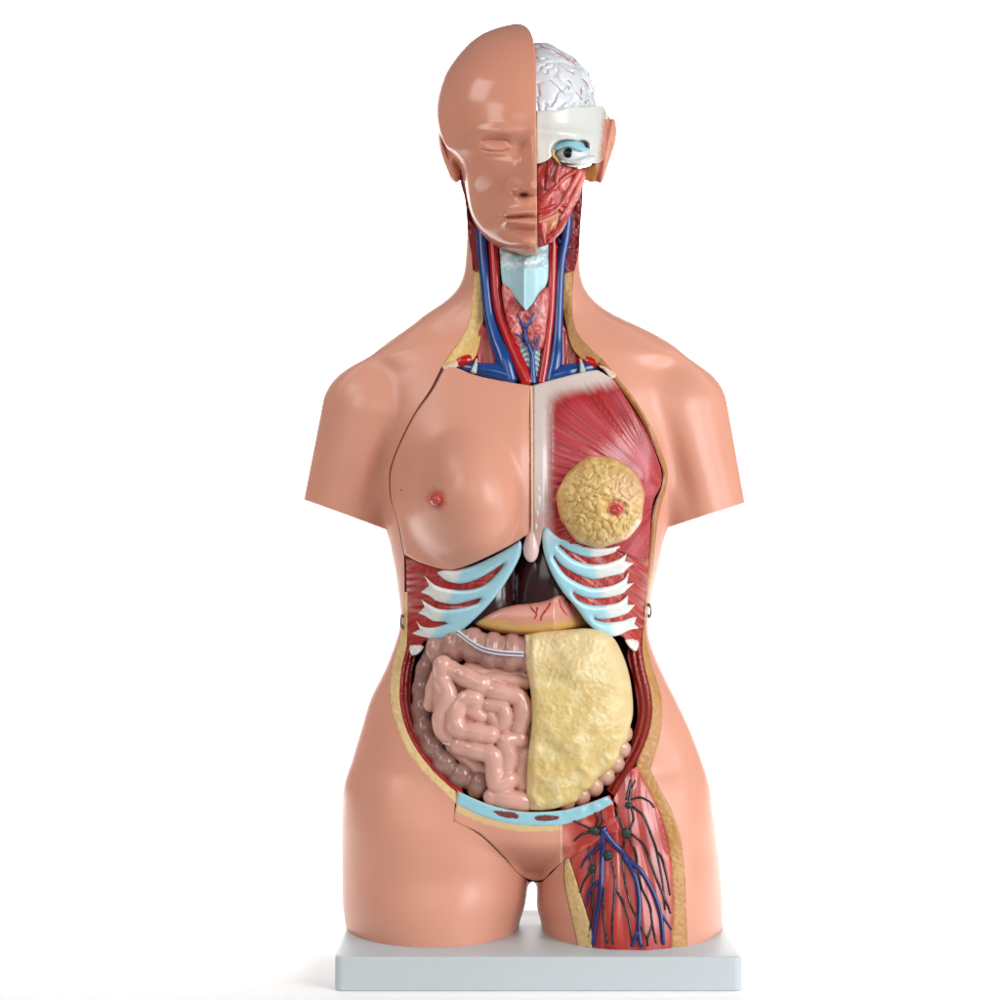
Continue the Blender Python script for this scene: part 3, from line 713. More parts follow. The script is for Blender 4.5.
def pcol(u, v):
    a = fib(u, v); r = np.hypot(u-FX, v-FY)
    st = noise(a*60, r/80., 0, 14)*.6+noise(a*125, r/60., 0, 15)*.5+noise(a*230, r/40., 0, 16)*.35
    big = noise(a*5+.7, r/55., 0, 18)
    c = lin(162, 26, 30)+0*u[:, None]
    c = c+(lin(146, 14, 20)-c)*(sstep(.0, .6, big)*.6)[:, None]
    c = c+(lin(208, 104, 102)-c)*(sstep(.1, .8, st)*.42)[:, None]
    c = c+(lin(112, 14, 20)-c)*(sstep(-.15, -.75, st)*.6)[:, None]
    pk = sstep(.15, -.5, big)*.22+.35*gs(u, v, 648, 462, 14, 22); c = c+(lin(208, 112, 124)-c)*pk[:, None]
    # pale tendon towards breast bone and collar bone
    e = noise(u/6, v/7, 0, 40)*1.2+st*1.4
    top = sstep(406, 384, v+(u-556)*.23+e*.9)
    lft = sstep(555, 541, u+e*.9+.02*np.maximum(v-470, 0)*0)
    a_ = v+(u-556)*.23-395+3.0*st*sstep(548, 575, u); b_ = (u-549)*1.15+1.0*st
    hh = np.clip(.5+.5*(b_-a_)/16, 0, 1); q_ = b_*(1-hh)+a_*hh-16*hh*(1-hh)
    m = sstep(9, -8, q_+e*.5); c = c+(lin(206, 190, 182)-c)*m[:, None]
    m = sstep(505, 520, v)*sstep(560, 546, u)*.5; c = c+(lin(200, 130, 128)-c)*m[:, None]
    return c
pm = plate('pectoral_muscle', pec, ypec, 14, M['paint'], root, step=1.1, bevel=1.6, colfn=pcol)
pm['label'] = 'red fan shaped chest muscle fading to white at the breastbone'
# xiphoid tip
g = Grid(520, 546, 524, 570, -108, -60, 1.)
F = ell(g, 531, 549, -84, 8, 13.5, 7)
F = smin(F, ell(g, 532.5, 536, -83, 5, 12, 6), 5)
M['tip'] = mat('pinkish_white_tip', (222, 190, 184), .22, .5, .3)
xi = g.mesh(F, 'breastbone_tip', M['tip'], root, relax=1)
# white marks on the breast bone
for (a, b, r1, r2) in [(538.5, 489, 2.2, 4.5), (539, 500, 2.6, 6.5), (537.5, 513, 1.8, 4), (536, 526, 1.6, 4)]:
    ball('bone_bump', a, b, float(ypec(*P2([a], [b]))[0])+1.2, r1, r2, 2.2, M['white'], pm, n=14)

# mammary gland
GU, GV = 600.5, 501.5
g = Grid(550, 650, 450, 552, -145, -70, 1.0)
X, Y = g.p2()
ang = np.arctan2(Y-GV, X-GU); rr = np.hypot((X-GU)/44.5, (Y-GV)/46)
rr = rr*(1+.02*np.sin(5*ang+1)+.012*np.sin(11*ang))
wx = noise(X/7., Y/7., 0, 3)*5; wy = noise(X/7., Y/7., 0, 4)*5
# lobules: cell pattern
cells = []
q = np.random.default_rng(11)
for i in range(84):
    for _ in range(30):
        a = q.uniform(0, 2*math.pi); r = math.sqrt(q.uniform(0, 1.05))
        c = (GU+44*r*math.cos(a), GV+45*r*math.sin(a))
        if all((c[0]-d[0])**2+(c[1]-d[1])**2 > (7.0)**2 for d in cells): break
    cells.append(c)
d1 = np.full(X.shape, 1e9); d2 = d1.copy()
for i, c in enumerate(cells):
    d = np.hypot(X+wx-c[0], Y+wy-c[1])-((i*37) % 10)*.22; d2 = np.minimum(d2, np.maximum(d, d1)); d1 = np.minimum(d1, d)
lob = np.clip((d2-d1)/5.5, 0, 1); lob = np.sqrt(1-(1-lob)**2)
base_y = -84-34*np.sqrt(np.clip(1-rr**2, 0, 1))**1.0
base_y = base_y+ (GU-600)*0+.0*X
ysurf = base_y-4.2*lob*sstep(1.04, .85, rr)*sstep(5, 12, np.hypot(X-616, (Y-509)*1.15))+2.2*noise(X/5, Y/5, 0, 8)*.4
rn = np.hypot(X-616, (Y-509)*1.15)
ysurf = ysurf+3.5*np.exp(-(rn/5)**2)*0+2.5*np.exp(-((rn-9.5)/2.2)**2)
body = ((D(X, Y)-2) )
F = np.maximum((ysurf[:, :, None]-g.Y)*.6, ((rr-1)*40)[:, :, None])
F = np.maximum(F, g.Y+76).astype(f32)
def gcol(u, v, y):
    c = lin(208, 172, 104)+0*u[:, None]
    n = noise(u/6, v/6, 0, 50); c = c+(lin(224, 196, 132)-c)*sstep(0, .7, n)[:, None]
    n = noise(u/4, v/4, 0, 51); c = c+(lin(190, 140, 66)-c)*(sstep(.1, .8, n)*.5)[:, None]
    m = .55*gs(u, v, 626, 488, 16, 16)+.25*sstep(628, 645, u); c = c+(lin(222, 178, 150)-c)*np.clip(m, 0, 1)[:, None]
    rn = np.hypot((u-616), (v-509)*1.2)+2*noise(u/2.5, v/2.5, 0, 52); c = c+(lin(196, 70, 62)-c)*(sstep(12, 6.5, rn)*.9)[:, None]
    for (cu, cv, tx, ty) in ((602, 505, 1, .12), (628, 512, 1, -.1), (622, 498, .5, -1)):
        pass
    r0 = np.abs(np.hypot((u-GU)/44.5, (v-GV)/46)-1)*44; c = c+(lin(196, 92, 76)-c)*(sstep(2.5, .5, r0)*.5)[:, None]
    return c
gl = g.mesh(F, 'mammary_gland', M['paint'], pm, colfn=gcol, relax=2)
gl['label'] = 'round yellow lobed gland with red nipple'
yn = float(ysurf[int(616-g.u[0]), int(509-g.v[0])])
ball('nipple', 616, 509.5, yn+1.5, 7.5, 5.2, 6, M['nip'], pm, n=36, disp=lambda x, z, y: 1+.05*np.sin(5*np.arctan2(z, x)+1)*np.hypot(x, z)-.3*np.exp(-((x/.3)**2+(z/.3)**2))*(y < 0))

# brown rim behind the chest panel on the open side
rim_o = spline([(602, 359.5), (615, 375.5), (635, 400.5), (650, 425.5), (661, 450.3), (667.2, 472.5), (665.2, 490), (660.7, 505), (656.7, 525), (652.7, 562), (649, 590), (646.7, 612), (645.5, 632)], 2.)
rim_i = spline([(596, 364), (611, 378), (631, 404), (646, 429), (656.5, 453), (663, 473), (661.5, 487), (657, 498), (653, 510), (650, 545), (647.3, 572), (645.5, 600), (643, 630)], 2.)
def rimcol(u, v):
    d = dline(rim_o, u, v, False); c = lin(168, 104, 54)+0*u[:, None]
    return c+(lin(196, 150, 92)-c)*(sstep(1.6, .6, d)*.8)[:, None]+(lin(110, 40, 22)-c)*(sstep(3.4, 4.5, d)*.8)[:, None]
rim = plate('cut_rim', np.concatenate([rim_o, rim_i[::-1]]), lambda u, v: D(u, v)-.3+sstep(1., 5, dline(rim_o, u, v, False))*2.4, 24, M['paint'], root, step=1.5, bevel=.4, colfn=rimcol)
rim['label'] = 'brown cut rim around the open side of the chest'
# seam wall of the closed side
ol = spline([(441.5, 367), (430, 388), (414, 412), (401, 437), (392.5, 457), (389, 470), (388.3, 483), (390, 500), (396, 520), (401, 545), (403.5, 556)], 2.)
il = ol+[2.6, 1.0]
plate('seam_wall', np.concatenate([ol+[.3, .1], il[::-1]]), lambda u, v: D(u, v)+1.2, 24, mat('dark_seam', (112, 40, 26), .5), root, step=2, bevel=0)

# ------------------------------------------------------------------ ribs
z5 = lambda pts: zc(3.571, 380, 520, pts)
combL = [(500, 73), (478, 88), (445, 108), (400, 132), (330, 163), (270, 180), (225, 180), (203, 188), (222, 206), (245, 220), (290, 227), (340, 214), (390, 188), (436, 158), (443, 156), (430, 178), (380, 228), (320, 249), (260, 249), (200, 234), (158, 199), (176, 234),
 (146, 258), (175, 270), (200, 288), (260, 301), (310, 292), (352, 280), (362, 281), (350, 296), (310, 310), (260, 319), (210, 318), (175, 302), (147, 283), (160, 310), (137, 333), (165, 345), (190, 361), (230, 364), (243, 370), (190, 384), (150, 380), (129, 360), (143, 390), (114, 404), (150, 417), (200, 426), (236, 420), (282, 401), (330, 362), (398, 292), (456, 212), (500, 130), (506, 90)]
combR = [(590, 24), (602, 28), (640, 58), (700, 80), (760, 93), (820, 95), (880, 79), (866, 96), (850, 109), (800, 128), (740, 132), (680, 112), (642, 88), (638, 93), (688, 138), (740, 157), (800, 157), (850, 140), (882, 118), (874, 146), (906, 155), (880, 176),
 (868, 190), (820, 201), (760, 211), (700, 192), (650, 162), (621, 127), (620, 136), (656, 190), (700, 221), (760, 242), (820, 236), (868, 214), (889, 184), (882, 228), (906, 225), (880, 250),
 (868, 262), (820, 276), (760, 280), (720, 272), (690, 256), (688, 262), (704, 284), (740, 301), (790, 306), (850, 295), (886, 268), (884, 302), (911, 303), (884, 332), (856, 343), (820, 352), (780, 354), (764, 347), (770, 357), (810, 366), (860, 361), (898, 349), (916, 346), (908, 370), (926, 386), (888, 394), (856, 411), (820, 415), (780, 401), (738, 366), (698, 311), (648, 251), (608, 181), (584, 110), (580, 50)]
def yrib(u, v):
    # the rib arch leans back towards the flanks
    return D(u, v)-1.5
def bandL(u, v): return sstep(446, 452, u+1.5*noise(u/2, v/2, 0, 3))
def ribcol(side):
    def f(u, v):
        t = sstep(-4, 4, u-458+.44*(v-579)) if side < 0 else sstep(5, -5, u-595-.27*(v-567))
        c = lin(214, 216, 212)+0*u[:, None]; c = c+(lin(156, 202, 214)-c)*t[:, None]
        w = gs(u, v, 547, 537, 7, 7); c = c+(lin(214, 222, 222)-c)*w[:, None]*.6
        return c
    return f
rcL = spline(z5(combL), 1.3, True, [0, 7, 14, 20, 21, 22, 28, 34, 35, 36, 40, 43, 44, 45])
rcR = spline(z5(combR), 1.3, True, [0, 6, 12, 18, 19, 20, 27, 34, 35, 36, 42, 48, 49, 50, 55, 60, 61, 62])
def sharpen(P): return P
muscL = spline(z5([(86, 126), (130, 145), (175, 162), (230, 172), (330, 163), (400, 130), (470, 96), (498, 84), (498, 128), (452, 212), (395, 290), (325, 360), (278, 398), (232, 419), (196, 424), (160, 432), (148, 452), (112, 456), (100, 430), (94, 380), (92, 300), (90, 200)]), 1.8, True, [0, 16, 17])
muscR = spline(z5([(590, 40), (640, 62), (700, 84), (760, 96), (820, 97), (880, 72), (940, 40), (968, 28), (964, 110), (960, 200), (956, 300), (944, 380), (930, 440), (918, 452), (880, 440), (870, 420), (850, 412), (820, 413), (782, 399), (740, 364), (700, 309), (650, 249), (610, 179), (588, 110)]), 1.8, True, [0, 7, 12, 13])
def imcol(side):
    def f(u, v):
        if side < 0: a = (v*1.0+(u-440)*.35)/1.9; b = u/14
        else: a = (v*1.0-(u-600)*.75)/1.7; b = u/14.
        inner = (u < 627) if side > 0 else (u > 425)
        s = np.where(inner, noise((u+v*.25)/1.15, v/11, 0, 61), noise(a, b, 0, 62))
        c = lin(164, 44, 38)+0*u[:, None]
        c = c+(lin(206, 104, 92)-c)*(sstep(.05, .7, s)*(.62 if side > 0 else .25))[:, None]
        c = c+(lin(122, 20, 22)-c)*(sstep(-.1, -.7, s)*.55)[:, None]
        return c
    return f
def yim(side):
    def f(u, v):
        s = noise((v-(u-600)*.75)/3., u/20, 0, 62) if side > 0 else noise(v/3.5, u/20, 0, 62)
        return D(u, v)+1.6-.9*s
    return f
for side, rc, mc in ((-1, rcL, muscL), (1, rcR, muscR)):
    im = plate('rib_muscle', mc, yim(side), 13, M['paint'], root, step=1.3, bevel=2.2, colfn=imcol(side))
    im['label'] = 'red rib muscle below the chest panel' if side < 0 else 'streaked red rib muscle below the yellow gland'
    dd = lambda u, v, rc=rc: yrib(u, v)-1.6*sstep(0, 4.5, dline(rc, u, v))
    rb = plate('rib_cartilage', rc, dd, 6, M['paint'], root, step=1.1, bevel=1.5, colfn=ribcol(side))
    rb['label'] = 'pale blue and white rib arch with jagged ends, ' + ('under the chest panel' if side < 0 else 'under the yellow gland')
# white muscle tips at the bottom of the flanks
M['tipw'] = mat('white_tip', (224, 218, 212), .25, .5, .3)
for tp in ([(105, 452), (120, 446), (140, 446), (156, 452), (150, 466), (138, 478), (118, 484), (108, 474)], [(876, 428), (898, 424), (922, 430), (924, 450), (912, 470), (898, 462), (884, 446)]):
    q_ = spline(z5(tp), 1.4, True)
    plate('muscle_tip', q_, lambda u, v: D(u, v)-1.5+1.2*noise(u/3, v/3, 0, 3), 9, M['tipw'], root, step=1.2, bevel=3.2)
# small steel hooks at the waist
for (a, b) in ((402.4, 622), (649.2, 611)):
    y0 = float(D(*P2([404 if a < 500 else 647], [b]))[0])
    sg = -1 if a < 500 else 1
    hk = tube('steel_hook', [(a, b-7, y0-2), (a+sg*1.6, b-3, y0-3.4), (a+sg*1.6, b+3, y0-3.4), (a, b+7, y0-2)], [1.1, 1.0, 1.0, 1.1], M['metal'], root, seg=8)
    for dv in (-6, 5): ball('hook_pin', a+sg*.2, b+dv, y0-2.6, 2.1, 2.0, 2.0, M['metal'], hk, n=12)
print('chest', round(time.time()-T0, 1))
# ================================================================== NECK
z2 = lambda pts: zc(5., 430, 190, pts)
def fatcol(u, v):
    n = noise(u/3, v/3, 0, 71); c = lin(214, 178, 112)+0*u[:, None]
    return c+(lin(196, 148, 78)-c)*(sstep(.0, .8, n)*.6)[:, None]
fo = spline(z2([(207, 400), (215, 410), (215, 500), (206, 620), (172, 718), (104, 818), (60, 884)]), 2.); fi = spline(z2([(247, 404), (249, 430), (258, 540), (266, 640), (254, 735), (233, 822), (215, 850), (140, 850), (122, 862), (150, 884), (80, 880)]), 2., sharp=[5, 6, 7, 8, 9])
def yfat(o):
    return lambda u, v: D(u, v)-.2+.55*np.minimum(dline(o, u, v, False), 9)+.5*noise(u/2.2, v/2.2, 0, 70)
fl = plate('fat_layer', np.concatenate([fo, fi[::-1]]), yfat(fo), 14, M['fatedge'], root, step=1.6, bevel=.5, colfn=fatcol)
fl['label'] = 'yellow fat edge beside the left of the neck'
fo = spline(z2([(720, 402), (715, 410), (712, 510), (716, 640), (741, 720), (800, 789), (858, 842)]), 2.); fi = spline(z2([(674, 404), (670, 430), (664, 550), (680, 678), (712, 788), (760, 842), (800, 852), (845, 878)]), 2.)
def tancol(u, v):
    n = noise(u/2.5, v/2.5, 0, 72); c = lin(196, 148, 88)+0*u[:, None]
    return c+(lin(168, 112, 58)-c)*(.35+.3*sstep(-.4, .9, n))[:, None]
fl = plate('fat_layer', np.concatenate([fo, fi[::-1]]), yfat(fo), 14, M['fatedge'], root, step=1.6, bevel=.5, colfn=tancol)
fl['label'] = 'brownish fat edge beside the right of the neck'
# pale corner of the chest panel at the collar bones
for q_ in ([(62, 886), (130, 852), (140, 872), (128, 888), (95, 894), (78, 902)], [(846, 880), (880, 886), (930, 925), (905, 942), (872, 900)]):
    plate('collar_edge', spline(z2(q_), 1.4, True), lambda u, v: D(u, v)-1.5, 10, mat('pale_edge', (222, 190, 168), .35), root, step=1.3, bevel=1.2)
def strip(a, b): return np.concatenate([np.asarray(a), np.asarray(b)[::-1]])
def musc2(u, v):
    s = noise(u/1.1+.2*v, v/40, 0, 73); c = lin(182, 54, 48)+0*u[:, None]
    c = c+(lin(214, 112, 104)-c)*(sstep(.15, .8, s)*.6)[:, None]; return c+(lin(128, 22, 26)-c)*(sstep(-.1, -.8, s)*.6)[:, None]
ml = plate('neck_muscle', spline(z2([(262, 660), (215, 780), (205, 830), (222, 900), (330, 915), (372, 912), (345, 850), (300, 720)]), 1.5, True, [0, 4]), lambda u, v: -29-.12*np.maximum(v-340, 0)+.6*noise(u/1.4, v/20, 0, 74), 10, M['paint'], root, step=1.2, bevel=1.5, colfn=musc2)
ml['label'] = 'striped red muscle outside the left neck vein'
mr_ = plate('neck_muscle', spline(z2([(664, 660), (712, 790), (755, 850), (770, 915), (640, 930), (640, 800)]), 1.5, True, [0, 4]), lambda u, v: -29-.12*np.maximum(v-340, 0)+.6*noise(u/1.4, v/20, 0, 74), 10, M['paint'], root, step=1.2, bevel=1.5, colfn=musc2)
mr_['label'] = 'striped red muscle outside the right neck vein'
# deep layer between the vessels
plate('deep_neck_muscle', spline([(476, 232), (500, 244), (538, 250), (566, 232), (572, 236), (566, 280), (566, 330), (590, 372), (560, 392), (528, 396), (490, 392), (458, 376), (478, 340), (482, 300), (478, 262)], 2, True), lambda u, v: -14+0*u+1.5*noise(u/3, v/8, 0, 75), 6, M['darkred'], root, step=2.2, bevel=1)
def vt(pts, y): return [(a, b, c) for (a, b), c in zip(z2(pts), y)]
jl = tube('jugular_vein', vt([(258, 190), (264, 300), (272, 400), (284, 520), (300, 640), (336, 760), (372, 850), (402, 960)], [-20, -24, -27, -29, -31, -34, -38, -40]), [5.2, 5.4, 5.2, 5.0, 5.6, 7.2, 9.0, 9.5], M['vein'], root, seg=16)
jl['label'] = 'thick blue neck vein on the left'
jr = tube('jugular_vein', vt([(694, 40), (690, 120), (676, 240), (660, 330), (650, 430), (642, 600), (636, 740), (628, 840), (608, 960)], [-18, -22, -25, -27, -28, -30, -33, -37, -40]), [3.6, 4.6, 5.2, 4.8, 4.6, 4.8, 5.4, 7, 9], M['vein'], root, seg=16)
jr['label'] = 'blue neck vein running up to the open jaw on the right'
tube('vein_branch', vt([(650, 262), (640, 240)], [-32, -30]), [1.6, .8], M['vein'], jr, seg=8)  # short side branch in the same vein blue
for a in ([(146, 884), (200, 892), (260, 902), (330, 912), (400, 935)], [(846, 884), (790, 890), (730, 904), (680, 914), (620, 935)]):
    tube('subclavian_vein', vt(a, [-34, -36, -38, -40, -40]), [4, 6.5, 7.6, 8.4, 9], M['vein'], root, seg=14)
cl = tube('carotid_artery', vt([(312, 200), (318, 300), (325, 420), (332, 520), (350, 620), (386, 720), (428, 820), (462, 900), (492, 970)], [-26, -28, -30, -32, -34, -37, -41, -44, -46]), [4.8, 4.8, 4.8, 4.8, 5, 5.6, 6, 6.4, 6.4], M['artery'], root, seg=16)
cl['label'] = 'red neck artery left of the throat'
cr = tube('carotid_artery', vt([(606, 190), (612, 280), (610, 400), (606, 520), (600, 640), (588, 750), (574, 860), (556, 970)], [-26, -28, -30, -32, -34, -37, -40, -44]), [4.6, 4.8, 4.8, 4.6, 4.2, 4.2, 4.6, 4.8], M['artery'], root, seg=16)
cr['label'] = 'red neck artery right of the throat'
for a in ([(138, 866), (180, 852), (228, 846)], [(838, 874), (800, 860), (752, 846)]):
    tube('subclavian_artery', vt(a, [-38, -37, -30]), [4.2, 5.6, 5.2], M['artery'], root, seg=14)
M['pin'] = mat('clear_pin', (190, 192, 190), .12, .6, .5)
for a in ([(234, 846), (226, 880), (218, 912)], [(752, 846), (760, 880), (764, 912)]):
    tube('metal_pin', vt(a, [-40, -48, -50]), [1.2, 2.2, 3.0], M['pin'], root, seg=10)
# larynx
g = Grid(492, 556, 232, 322, -74, -20, 1.0)
lar = spline(z2([(344, 225), (590, 225), (592, 330), (590, 440), (574, 490), (545, 520), (512, 570), (480, 606), (450, 570), (412, 520), (374, 492), (358, 440), (350, 330)]), 1.5, True, [0, 1, 7])
U, V_ = g.p2()
fr = -34-15*np.exp(-(np.abs(U-524.5)/9)**1.3)*sstep(252, 274, V_)-8*(1-((U-524.5)/30)**2)
fr = fr+3.0*np.exp(-((V_-(262+.25*np.abs(U-524.5)*-1+4))/2.2)**2)+2*np.exp(-((V_-(256-.3*np.abs(U-524.5)))/1.6)**2)-2.2*np.exp(-((V_-(268-.35*np.abs(U-524.5)))/2.4)**2)+1.2*noise(U/3, V_/2.5, 0, 80)*sstep(276, 264, V_)
F = np.maximum((fr[:, :, None]-g.Y)*.7, g.poly(lar)); F = np.maximum(F, g.Y+24)
def lcol(u, v, y):
    c = lin(168, 206, 214)+0*u[:, None]; t = sstep(272, 262, v)*sstep(-.3, .5, noise(u/5, v/2.5, 0, 81)); c = c+(lin(218, 224, 222)-c)*t[:, None]
    m = np.exp(-(((np.abs(u-524)-25)/3)**2+((v-256)/4)**2)); return c+(lin(110, 50, 90)-c)*(m*.8)[:, None]
lx = g.mesh(F.astype(f32), 'larynx', M['paint'], root, colfn=lcol, relax=2)
lx['label'] = 'pale blue shield shaped throat cartilage'
# thyroid gland
thp = spline(z2([(360, 474), (398, 490), (440, 545), (478, 598), (516, 560), (556, 505), (596, 490), (592, 600), (580, 700), (562, 790), (520, 800), (494, 775), (462, 790), (430, 775), (400, 700), (372, 600)]), 1.5, True)
def ythy(u, v):
    x = u-524; return -38-7*np.sqrt(np.clip(1-((np.abs(x)-12)/14)**2, 0, 1))+1.3*noise(u/3, v/4, 0, 82)
def thcol(u, v):
    c = lin(196, 84, 80)+0*u[:, None]; s = noise(u/2.2+.3*np.abs(u-524), v/5+.4*u, 0, 83)
    c = c+(lin(222, 150, 142)-c)*(sstep(.0, .7, s)*.6)[:, None]+0; c = c+(lin(150, 30, 34)-c)*(sstep(-.1, -.7, s)*.5)[:, None]
    m = gs(u, v, 540, 312, 7, 10)*.8; return c+(lin(220, 160, 158)-c)*m[:, None]
th = plate('thyroid_gland', thp, ythy, 14, M['paintbump'], root, step=1.3, bevel=3, colfn=thcol)
trp = spline(z2([(440, 770), (556, 775), (552, 860), (545, 900), (520, 985), (490, 985), (462, 880)]), 1.5, True, [0, 1])
def ytr(u, v): return -36-6*np.sqrt(np.clip(1-((u-527)/15)**2, 0, 1))-.12*(v-345)+1.3*np.sin((v-.5*np.abs(u-527))*1.15)
def trc(u, v):
    c = lin(186, 210, 212)+0*u[:, None]; s = np.sin((v-.5*np.abs(u-527))*1.15); return c+(lin(70, 120, 130)-c)*(sstep(.5, 1, s)*.7)[:, None]
plate('windpipe', trp, ytr, 12, M['paint'], root, step=1.1, bevel=2, colfn=trc)
nv = [([(472, 690), (455, 655), (440, 620)], [1.6, 1.2, .7]), ([(474, 690), (500, 660), (520, 615)], [1.7, 1.4, .8]), ([(470, 670), (472, 720), (490, 770), (510, 830), (514, 900), (515, 965)], [1.8, 1.9, 2, 2.4, 3, 4]),
      ([(500, 800), (470, 745), (430, 720)], [1.8, 1.3, .8]), ([(508, 830), (530, 780), (545, 735)], [1.8, 1.3, .7]), ([(470, 745), (450, 765), (425, 768)], [.9, .8, .4]), ([(532, 778), (524, 750), (530, 730)], [.9, .7, .4]), ([(492, 780), (470, 690)], [1.4, 1.6])]
for p_, r_ in nv:
    sp = z2(p_); tube('thyroid_vein', [(a, b, float(min(ythy(*P2([a], [b]))[0], ytr(*P2([a], [b]))[0] if b > 346 else 0))-1.2) for a, b in sp], r_, M['vein'], th, seg=8)
print('neck', round(time.time()-T0, 1))

# ================================================================== ABDOMEN
z6 = lambda pts: zc(3.704, 390, 610, pts)
# wall layers, left of the picture
fo = spline([(404.5, 592), (404, 620), (398.5, 642), (391.5, 669), (390, 699), (397, 726), (409, 753), (428, 777), (444, 792), (455, 803), (457, 804)], 2.)
fi = spline([(407.5, 592), (407.5, 620), (407, 642)]+z6([(58, 150), (42, 220), (36, 290), (38, 350), (56, 430), (96, 512), (150, 585), (205, 640), (248, 676)]), 2.)
def abfat(u, v):
    n = noise(u/2.5, v/2.5, 0, 90); c = lin(218, 188, 134)+0*u[:, None]; return c+(lin(204, 160, 98)-c)*(sstep(-.1, .8, n)*.6)[:, None]
o = plate('fat_layer', strip(fo, fi), lambda u, v: D(u, v)-.3+.28*dline(fo, u, v, False)+.5*noise(u/2, v/2, 0, 91), 16, M['fatedge'], root, step=1.5, bevel=.5, colfn=abfat)
o['label'] = 'cream fat edge curving round the left of the belly opening'
mi = spline([(412, 600), (413, 630)]+z6([(112, 110), (96, 160), (80, 250), (76, 330), (92, 420), (136, 515), (196, 590), (262, 655), (275, 690)]), 2.)
def mwcol(line, w):
    def f(u, v):
        d = dline(line, u, v, False); c = lin(158, 32, 32)+0*u[:, None]
        r = noise(d/1.1, u/60+v/60, 0, 92)+.5*noise(u/1.2, v/1.2, 0, 93); c = c+(lin(196, 70, 58)-c)*(sstep(.1, 1, r)*.5)[:, None]
        return c+(lin(104, 14, 18)-c)*(np.maximum(sstep(-.1, -1, r)*.6, sstep(w*.75, w, d)*.8))[:, None]
    return f
o = plate('belly_muscle_wall', strip(fi, mi), lambda u, v: D(u, v)+2+1.5*dline(fi, u, v, False)+.9*np.sin(dline(fi, u, v, False)*1.6), lambda u, v: 0*u+2, M['paintbump'], root, step=1.4, bevel=.4, colfn=mwcol(fi, 11))
o['label'] = 'red muscle wall round the left of the belly opening'
# right of the picture
fo = spline([(645.8, 630), (648.5, 652), (654.5, 674), (661, 695), (662, 721), (658.5, 742), (650.5, 769)], 2.)
fi = spline([(643, 630), (642.5, 650)]+z6([(948, 225), (966, 300), (972, 370), (962, 440), (940, 505), (916, 560), (912, 590)]), 2.)
o = plate('fat_layer', strip(fo, fi), lambda u, v: D(u, v)-.3+.2*dline(fo, u, v, False)+.5*noise(u/2, v/2, 0, 91), 16, M['fatedge'], root, step=1.5, bevel=.5, colfn=tancol)
o['label'] = 'tan fat edge curving round the right of the belly opening'
mi = spline([(633, 612), (630, 640)]+z6([(880, 170), (905, 270), (918, 380), (905, 450), (870, 540), (825, 620), (800, 665)]), 2.)
fi2 = spline([(644, 612), (643, 630), (642.5, 650)]+z6([(948, 225), (966, 300), (972, 370), (962, 440), (940, 505), (906, 575), (862, 640), (832, 690)]), 2.)
o = plate('belly_muscle_wall', strip(fi2, mi), lambda u, v: D(u, v)+1.5+1.5*dline(fi2, u, v, False)+1.1*np.sin(dline(fi2, u, v, False)*1.1), lambda u, v: 0*u+2, M['paintbump'], root, step=1.4, bevel=.4, colfn=mwcol(fi2, 17))
o['label'] = 'red muscle wall round the right of the belly opening'

# liver behind the rib arches
M['liver'] = mat('liver_maroon', (54, 22, 24), .18, .5, .5, .06, 120, .18, 30)
lv = spline([(448, 628), (468, 610), (490, 590), (506, 566), (516, 546), (531, 540), (548, 548), (562, 572), (580, 600), (592, 606), (566, 610), (530, 620), (500, 630)], 2.5, True)
def yliv(u, v):
    L1 = -40-30*np.sqrt(np.clip(1-((u-488)/29)**2-((v-600)/70)**2, 0, 1)); L2 = -38-36*np.sqrt(np.clip(1-((u-546)/36)**2-((v-590)/75)**2, 0, 1))
    return np.minimum(np.minimum(L1, L2), -53)
lo_ = plate('liver', lv, yliv, 30, M['liver'], root, step=2, bevel=8)
lo_['label'] = 'glossy dark maroon liver under the rib arch'
tube('ligament', [(514, 556, -52), (513.5, 575, -53), (513.5, 600, -54)], [.5, 1.6, 1.6], mat('ligament_grey', (110, 92, 100), .25, .5, .3), lo_, seg=8)
# stomach
z5_ = z5
stp = spline(z5([(343, 374), (368, 350), (420, 322), (480, 304), (540, 298), (600, 286), (650, 262), (700, 262), (750, 330), (790, 386), (740, 392), (700, 386), (620, 400), (550, 412), (470, 410), (400, 398)]), 1.6, True)
def ysto(u, v):
    return 1.0*np.maximum(u-554, 0)-62-19*np.sqrt(np.clip(1-((u-538)/66)**2, 0, 1))-5*np.sin(np.clip((v-602)/32, 0, 1)*math.pi)
def stc(u, v):
    lowv = 633-.0022*(u-530)**2; t = sstep(-13, -6, v-lowv+1.5*noise(u/4, v/4, 0, 95)-.08*(u-530)*0)
    c = lin(208, 140, 124)+0*u[:, None]; c = c+(lin(206, 164, 92)-c)*t[:, None]; m = gs(u, v, 530, 612, 30, 5)*.35; c = c+(lin(222, 168, 152)-c)*m[:, None]
    r = sstep(-2.5, -.5, v-lowv); return c+(lin(176, 92, 52)-c)*(r*.8)[:, None]
M['stom'] = M['paint']
st = plate('stomach', stp, ysto, 30, M['paint'], root, step=1.5, bevel=6, colfn=stc)
st['label'] = 'pink and yellow stomach with thin red vessels'
